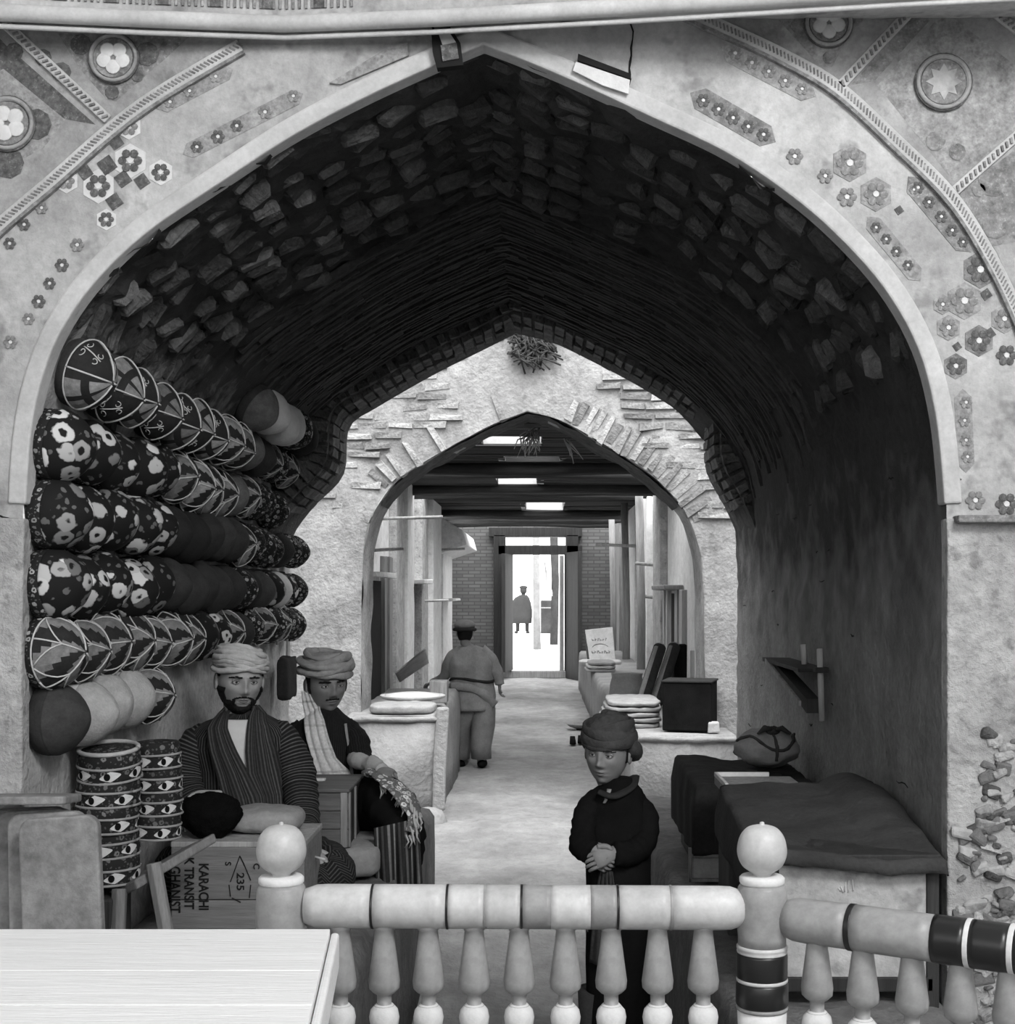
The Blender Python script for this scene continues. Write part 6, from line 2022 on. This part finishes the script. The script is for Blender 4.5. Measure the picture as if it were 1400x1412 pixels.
strip_cloth(front2, [(952, 418, 430), (970, 420, 440), (990, 424, 452), (1015, 430, 460), (1040, 438, 470), (1058, 442, 486), (1064, 446, 488)], 0.028, 'scarf_check', m2, 'scarf', 22, 60, 0.007, 0.006, 3.0)
strip_cloth(front2, [(1060, 460, 480), (1070, 458, 476), (1078, 458, 470)], 0.034, 'scarf_check', m2, 'scarf_end', 10, 16, 0.006, 0.004, 2.0)
strip_cloth(front2, [(996, 478, 481), (1030, 484, 487), (1070, 488, 491)], 0.016, 'grey_cloth', m2, 'coat_edge', 3, 20, 0.006)
sleeve([(418, 1000, Y), (402, 1020, Y - 0.02), (396, 1060, Y - 0.06), (404, 1095, Y - 0.12), (425, 1110, Y - 0.18)], [0.036, 0.058, 0.060, 0.055, 0.05], 'pin_stripe', m2, 'sleeve', 1)
sleeve([(476, 998, Y), (490, 1018, Y - 0.03), (496, 1045, Y - 0.10), (500, 1056, Y - 0.16)], [0.036, 0.052, 0.050, 0.046], 'pin_stripe', m2, 'sleeve', 2)
sleeve([(490, 1044, Y - 0.10), (502, 1049, Y - 0.18), (514, 1053, Y - 0.25), (528, 1060, Y - 0.31)], [0.036, 0.038, 0.036, 0.030], 'pale_cloth', m2, 'shirt_cuff', 3, 0.020)
sleeve([(470, 1130, Y - 0.02), (505, 1110, Y - 0.20), (535, 1110, Y - 0.38), (552, 1130, Y - 0.46), (556, 1165, Y - 0.45), (552, 1200, Y - 0.42)], [0.10, 0.115, 0.105, 0.090, 0.085, 0.08], 'black_cloth', m2, 'robe_knee', 4, 0.014)
sleeve([(430, 1150, Y - 0.02), (420, 1165, Y - 0.25), (430, 1190, Y - 0.30), (470, 1205, Y - 0.28)], [0.09, 0.09, 0.08, 0.06], 'black_cloth', m2, 'robe_knee', 5, 0.014)
# embroidered shawl over his knee and the striped cloth below it
sh = thing('embroidered_shawl', 'pale embroidered shawl draped over the young man\'s knee', 'shawl', (-0.55, 5.6, 0.75))
c_ = catmull([W(508, 1066, 5.72), W(526, 1072, 5.62), W(546, 1086, 5.55), (W(562, 1104, 5.50)), W(572, 1126, 5.48), W(570, 1148, 5.46)], 8)
w_ = []
for k in range(len(c_)):
    t = k / (len(c_) - 1)
    w_.append((0.012 + 0.004 * math.sin(k), 0.030 + 0.030 * math.sin(PI * min(1, t * 1.1)) ))
MB().tube(c_, w_, 16, up=(0.5, -0.35, 0.8), wob=0.016, wfreq=28).build('shawl_fold', 'shawl_embroidery', sh)
mb = MB()
for k in range(34):
    t = 0.25 + 0.75 * k / 33
    p = c_[min(len(c_) - 1, int(t * (len(c_) - 1)))] + Vector((g.uniform(-.03, .03), -0.035, g.uniform(-.02, .01)))
    mb.tube([p, p + Vector((g.uniform(0, .02), -0.01, -0.025)), p + Vector((g.uniform(-.01, .02), 0.0, -0.05))], [0.005, 0.004, 0.002], 5)
o = mb.build('fringe', 'pale_cloth', sh); o['kind'] = 'stuff'
o = MB().grid(lambda u, v: W(516 + 62 * u + 4 * v, 1142 - 14 * u + (92 - 2 * u) * v, 5.47 - 0.02 * v + 0.025 * math.sin(u * 17 + v) * (0.4 + v)) , 60, 30, 0, True, lambda u, v: (u * 0.36, v * 0.3)).build('striped_cloth', 'striped_cloth', None, solid=0.006)
tag(o, 'dark striped cloth hanging off the platform edge below the shawl', 'cloth')

JAW[:] = [0.27, 2.4]
# the boy in the passage ------------------------------------------------------------
Y = 4.95
mb_ = thing('person', 'boy in a black coat and dark turban standing in the passage', 'person', (0.25, Y, 0.0))
S3 = 0.99
M3 = HM(W(838, 1037, Y), -20, 2, 4)
body = MB()
head_grid(body, M3, S3)
ear(body, M3, S3, -1); ear(body, M3, S3, 1)
neck(body, M3, S3, W(850, 1098, Y), 0.044)
body.ball(W(850, 1160, Y), (0.10, 0.07, 0.17), 20, 14)
hand(body, W(812, 1168, Y - 0.13), Vector((0.55, -0.25, -0.60)), Vector((-0.5, -0.8, 0.1)), 0.86, 0.55)
hand(body, W(846, 1176, Y - 0.14), Vector((-0.75, -0.25, -0.25)), Vector((0.1, -0.9, 0.3)), 0.84, 0.6, 0, -1)
body.tube([W(838, 1110, Y), W(812, 1120, Y - 0.03), W(804, 1160, Y - 0.11), W(812, 1168, Y - 0.13)], [0.035, 0.03, 0.025, 0.02], 10)
body.tube([W(862, 1110, Y), W(886, 1125, Y - 0.02), W(880, 1168, Y - 0.09), W(846, 1176, Y - 0.14)], [0.035, 0.03, 0.025, 0.02], 10)
for sx in (-0.05, 0.05):
    body.tube([W(850, 1190, Y), (0.27 + sx, Y, 0.72), (0.27 + sx, Y, 0.40), (0.27 + sx, Y, 0.12), (0.27 + sx, Y - 0.02, 0.03)], [0.07, 0.06, 0.045, 0.035, 0.03], 12)
body.build('body', 'skin_boy', mb_)
face_details(mb_, M3, S3, brow=0.5)
head_patch(M3, S3, lambda p: 0.4 if (p.y < 0.020 and -0.030 < p.z < 0.05) else -1, 0.003, rough=0.001).build('hair', 'hair_black', mb_, solid=0.001)
turban(mb_, M3, S3, [(0.030, 0.090, 0.104, 0.012, -1.2, 0.017, 0.009), (0.048, 0.093, 0.108, 0.016, -1.6, 0.024, 0.010), (0.066, 0.090, 0.105, -0.012, 0.4, 0.024, 0.009), (0.086, 0.080, 0.094, 0.014, -0.6, 0.024, 0.009), (0.108, 0.058, 0.070, 0.008, 0.3, 0.022, 0.008), (0.126, 0.026, 0.032, 0.0, 0.3, 0.016, 0.010)], (0.064, 0.096, 0.110, 0.080, 0.010), 'turban_dark', 0.003, lift=0.010)
MB().tube(catmull([M3 @ (Vector(q_) * S3) for q_ in ((-0.080, 0.02, 0.045), (-0.084, 0.07, 0.01), (-0.03, 0.105, 0.0), (0.05, 0.095, -0.005), (0.086, 0.05, 0.005), (0.084, -0.01, 0.045))], 6), [0.012, 0.02, 0.026, 0.028, 0.03, 0.03, 0.03, 0.03, 0.03, 0.03, 0.03, 0.03, 0.03, 0.03, 0.03, 0.03, 0.032, 0.032, 0.034, 0.034, 0.034, 0.034, 0.034, 0.034, 0.032, 0.032, 0.03, 0.028, 0.024, 0.02, 0.014], 12, wob=0.006, wfreq=20).build('turban_roll', 'turban_dark', mb_)
front3 = torso([(1072, 856, 15, 0.05), (1080, 855, 24, 0.07), (1088, 853, 33, 0.085), (1098, 851, 39, 0.095), (1110, 850, 42, 0.10), (1140, 851, 45, 0.105), (1180, 853, 45, 0.11), (1220, 854, 44, 0.115), (1300, 855, 46, 0.12), (1380, 856, 48, 0.125), (1440, 856, 48, 0.125)], Y, 'black_cloth', mb_, 'coat', 9)
sleeve([(832, 1094, Y - 0.01), (814, 1114, Y - 0.03), (805, 1145, Y - 0.07), (804, 1166, Y - 0.12), (814, 1176, Y - 0.15)], [0.030, 0.046, 0.047, 0.044, 0.038], 'black_cloth', mb_, seed=1)
sleeve([(872, 1096, Y), (888, 1120, Y - 0.02), (890, 1155, Y - 0.06), (872, 1176, Y - 0.11), (848, 1178, Y - 0.15)], [0.030, 0.046, 0.048, 0.044, 0.038], 'black_cloth', mb_, seed=2)
MB().tube(catmull([W(826, 1092, Y - 0.09), W(846, 1098, Y - 0.10), W(870, 1086, Y - 0.06), W(874, 1072, Y + 0.02)], 6), (0.010), 9, squash=2.2, wob=0.004).build('collar', 'dark_cloth', mb_)
strip_cloth(front3, [(1084, 836, 842), (1098, 832, 836), (1102, 830, 833)], 0.010, 'grey_cloth', mb_, 'shirt', 3, 8, 0.003)
strip_cloth(front3, [(1192, 826, 842), (1240, 818, 848), (1320, 812, 852)], 0.014, 'slate_cloth', mb_, 'tunic_front', 20, 20, 0.006, 0.006, 4)
for sx in (-0.055, 0.055):
    MB().tube([(0.275 + sx, Y, 0.45), (0.27 + sx, Y, 0.25), (0.27 + sx, Y, 0.10)], [0.085, 0.075, 0.065], 16, wob=0.012).build('trouser_leg', 'slate_cloth', mb_)
    MB().ball((0.27 + sx, Y - 0.05, 0.035), (0.042, 0.11, 0.035), 14, 10).build('shoe', 'black_cloth', mb_)

JAW[:] = [0.34, 1.7]
# the man walking down the lane, seen from behind --------------------------------------
Y = 14.7
wm = thing('person', 'man in grey jacket and cap walking away down the lane', 'person', (W(652, 0, Y).x, Y, 0.0))
S4 = 1.0
M4 = HM(W(641, 873, Y), 186, 4)
body = MB()
head_grid(body, M4, S4, 0, 40, 30)
ear(body, M4, S4, -1); ear(body, M4, S4, 1)
neck(body, M4, S4, W(648, 896, Y))
body.ball(W(650, 925, Y), (0.17, 0.10, 0.24), 18, 12)
body.tube([W(640, 910, Y), W(624, 908, Y), W(613, 932, Y + 0.12), W(598, 942, Y + 0.25)], [0.06, 0.05, 0.04, 0.03], 10)
body.tube([W(660, 910, Y), W(676, 908, Y), W(688, 934, Y - 0.01), W(689, 945, Y - 0.02)], [0.06, 0.05, 0.04, 0.03], 10)
hand(body, W(598, 942, Y + 0.25), Vector((-0.8, 0.4, -0.2)), Vector((0, 0.2, 1)), 1.0, 0.6)
hand(body, W(689, 945, Y - 0.02), Vector((0.05, 0.1, -1)), Vector((-1, 0, 0)), 1.0, 0.5)
for px, dy in ((639, 0.10), (664, -0.05)):
    body.tube([W(650, 945, Y), W(px, 985, Y + dy * 0.4), W(px, 1040, Y + dy), W(px, 1054, Y + dy)], [0.10, 0.08, 0.05, 0.045], 10)
body.build('body', 'skin_brown', wm)
cp = MB()
cp.ball(W(641, 862, Y), (0.115, 0.125, 0.062), 24, 14, 0, lambda p, d: Vector((p.x, p.y, max(p.z, -0.035))))
capo = cp.build('cap', 'trouser_grey', wm)
cc = W(641, 868, Y)
MB().tube([cc + Vector((0.112 * math.cos(t), 0.122 * math.sin(t), 0)) for t in [2 * PI * k / 24 for k in range(25)]], 0.018, 8).build('cap_rim', 'dark_cloth', capo)
head_patch(M4, S4, lambda p: 0.4 if (p.y < 0.0 and p.z > -0.075) else -1, 0.006, 60, 50).build('hair', 'hair_black', wm, solid=0.003)
torso([(890, 648, 9, 0.07), (894, 650, 19, 0.09), (901, 650, 27, 0.11), (915, 650, 32, 0.13), (935, 651, 30, 0.125), (945, 651, 30, 0.13), (960, 652, 31, 0.15), (979, 652, 31, 0.165)], Y, 'jacket_grey', wm, 'jacket', 4, 0.02)
MB().tube([W(651 + 30 * math.cos(t), 938 + 2.5 * math.sin(2 * t), Y - 0.128 * math.sin(t)) for t in [2 * PI * k / 30 for k in range(31)]], 0.016, 8).build('belt', 'dark_cloth', wm)
c_ = catmull([W(622, 946, Y - 0.08), W(645, 948, Y - 0.15), W(668, 958, Y - 0.14), W(682, 972, Y - 0.08)], 6)
MB().tube(c_, 0.045, 8, squash=0.4, wob=0.02).build('sash', 'jacket_grey', wm)
for px, dx, dy in ((639, -3, 0.10), (664, 1, -0.05)):
    MB().tube([W(px + 4 - dx, 975, Y), W(px + dx, 1000, Y + dy * 0.5), W(px + dx, 1030, Y + dy), W(px + dx, 1046, Y + dy)], [0.125, 0.120, 0.11, 0.10], 18, wob=0.03, wfreq=7).build('trouser_leg', 'trouser_grey', wm)
    MB().ball(W(px + dx, 1052, Y + dy) + Vector((0, 0.03, -0.005)), (0.055, 0.14, 0.05), 14, 10).build('shoe', 'black_cloth', wm)
def lane_sleeve(pts, rs, seed):
    MB().tube(catmull([W(*q) for q in pts], 6), [rs[0] + (rs[-1] - rs[0]) * k / (6 * (len(pts) - 1)) for k in range(6 * (len(pts) - 1) + 1)], 16, wob=0.02, wfreq=8, seed=seed).build('sleeve', 'jacket_grey', wm)
lane_sleeve([(636, 899, Y), (624, 907, Y + 0.01), (618, 920, Y + 0.05), (611, 934, Y + 0.12), (598, 942, Y + 0.24)], [0.075, 0.055], 2)
lane_sleeve([(663, 899, Y), (675, 907, Y), (682, 920, Y), (687, 934, Y - 0.01), (689, 944, Y - 0.02)], [0.075, 0.052], 3)

# the distant figure in the courtyard ---------------------------------------------------
Y = 44.0
fm = thing('person', 'distant figure in a long grey coat crossing the bright courtyard', 'person', (W(720, 0, Y).x, Y, 0.52))
zoff = 0.525 - W(0, 873, Y).z
def FW(px, py): return W(px, py, Y) + Vector((0, 0, zoff))
body = MB()
body.ball(FW(722, 813), (0.11, 0.12, 0.14), 14, 10)
body.tube([FW(722, 818), FW(721, 826)], [0.06, 0.09], 10)
for px in (714, 727):
    body.tube([FW(721, 824), FW(720, 845), FW(px, 855), FW(px, 870)], [0.08, 0.10, 0.07, 0.05], 8)
body.build('body', 'far_grey', fm)
rings = []
for py, cx, hw in ((820, 722, 5), (824, 720, 10), (830, 719, 13), (840, 719, 15), (850, 719, 15), (859, 720, 13)):
    c_ = FW(cx, py)
    rings.append([c_ + Vector((hw * Y / F * math.cos(2 * PI * k / 18), 0.22 * math.sin(2 * PI * k / 18), 0)) for k in range(18)])
MB().loft(rings, 0, True, True).build('coat', 'far_grey', fm)
MB().ball(FW(722, 809.5), (0.13, 0.13, 0.06), 14, 8).build('hat', 'far_grey', fm)
for px in (712, 728):
    MB().ball(FW(px, 871.5) + Vector((0, 0, 0.01)), (0.06, 0.14, 0.04), 10, 8).build('shoe', 'far_grey', fm)
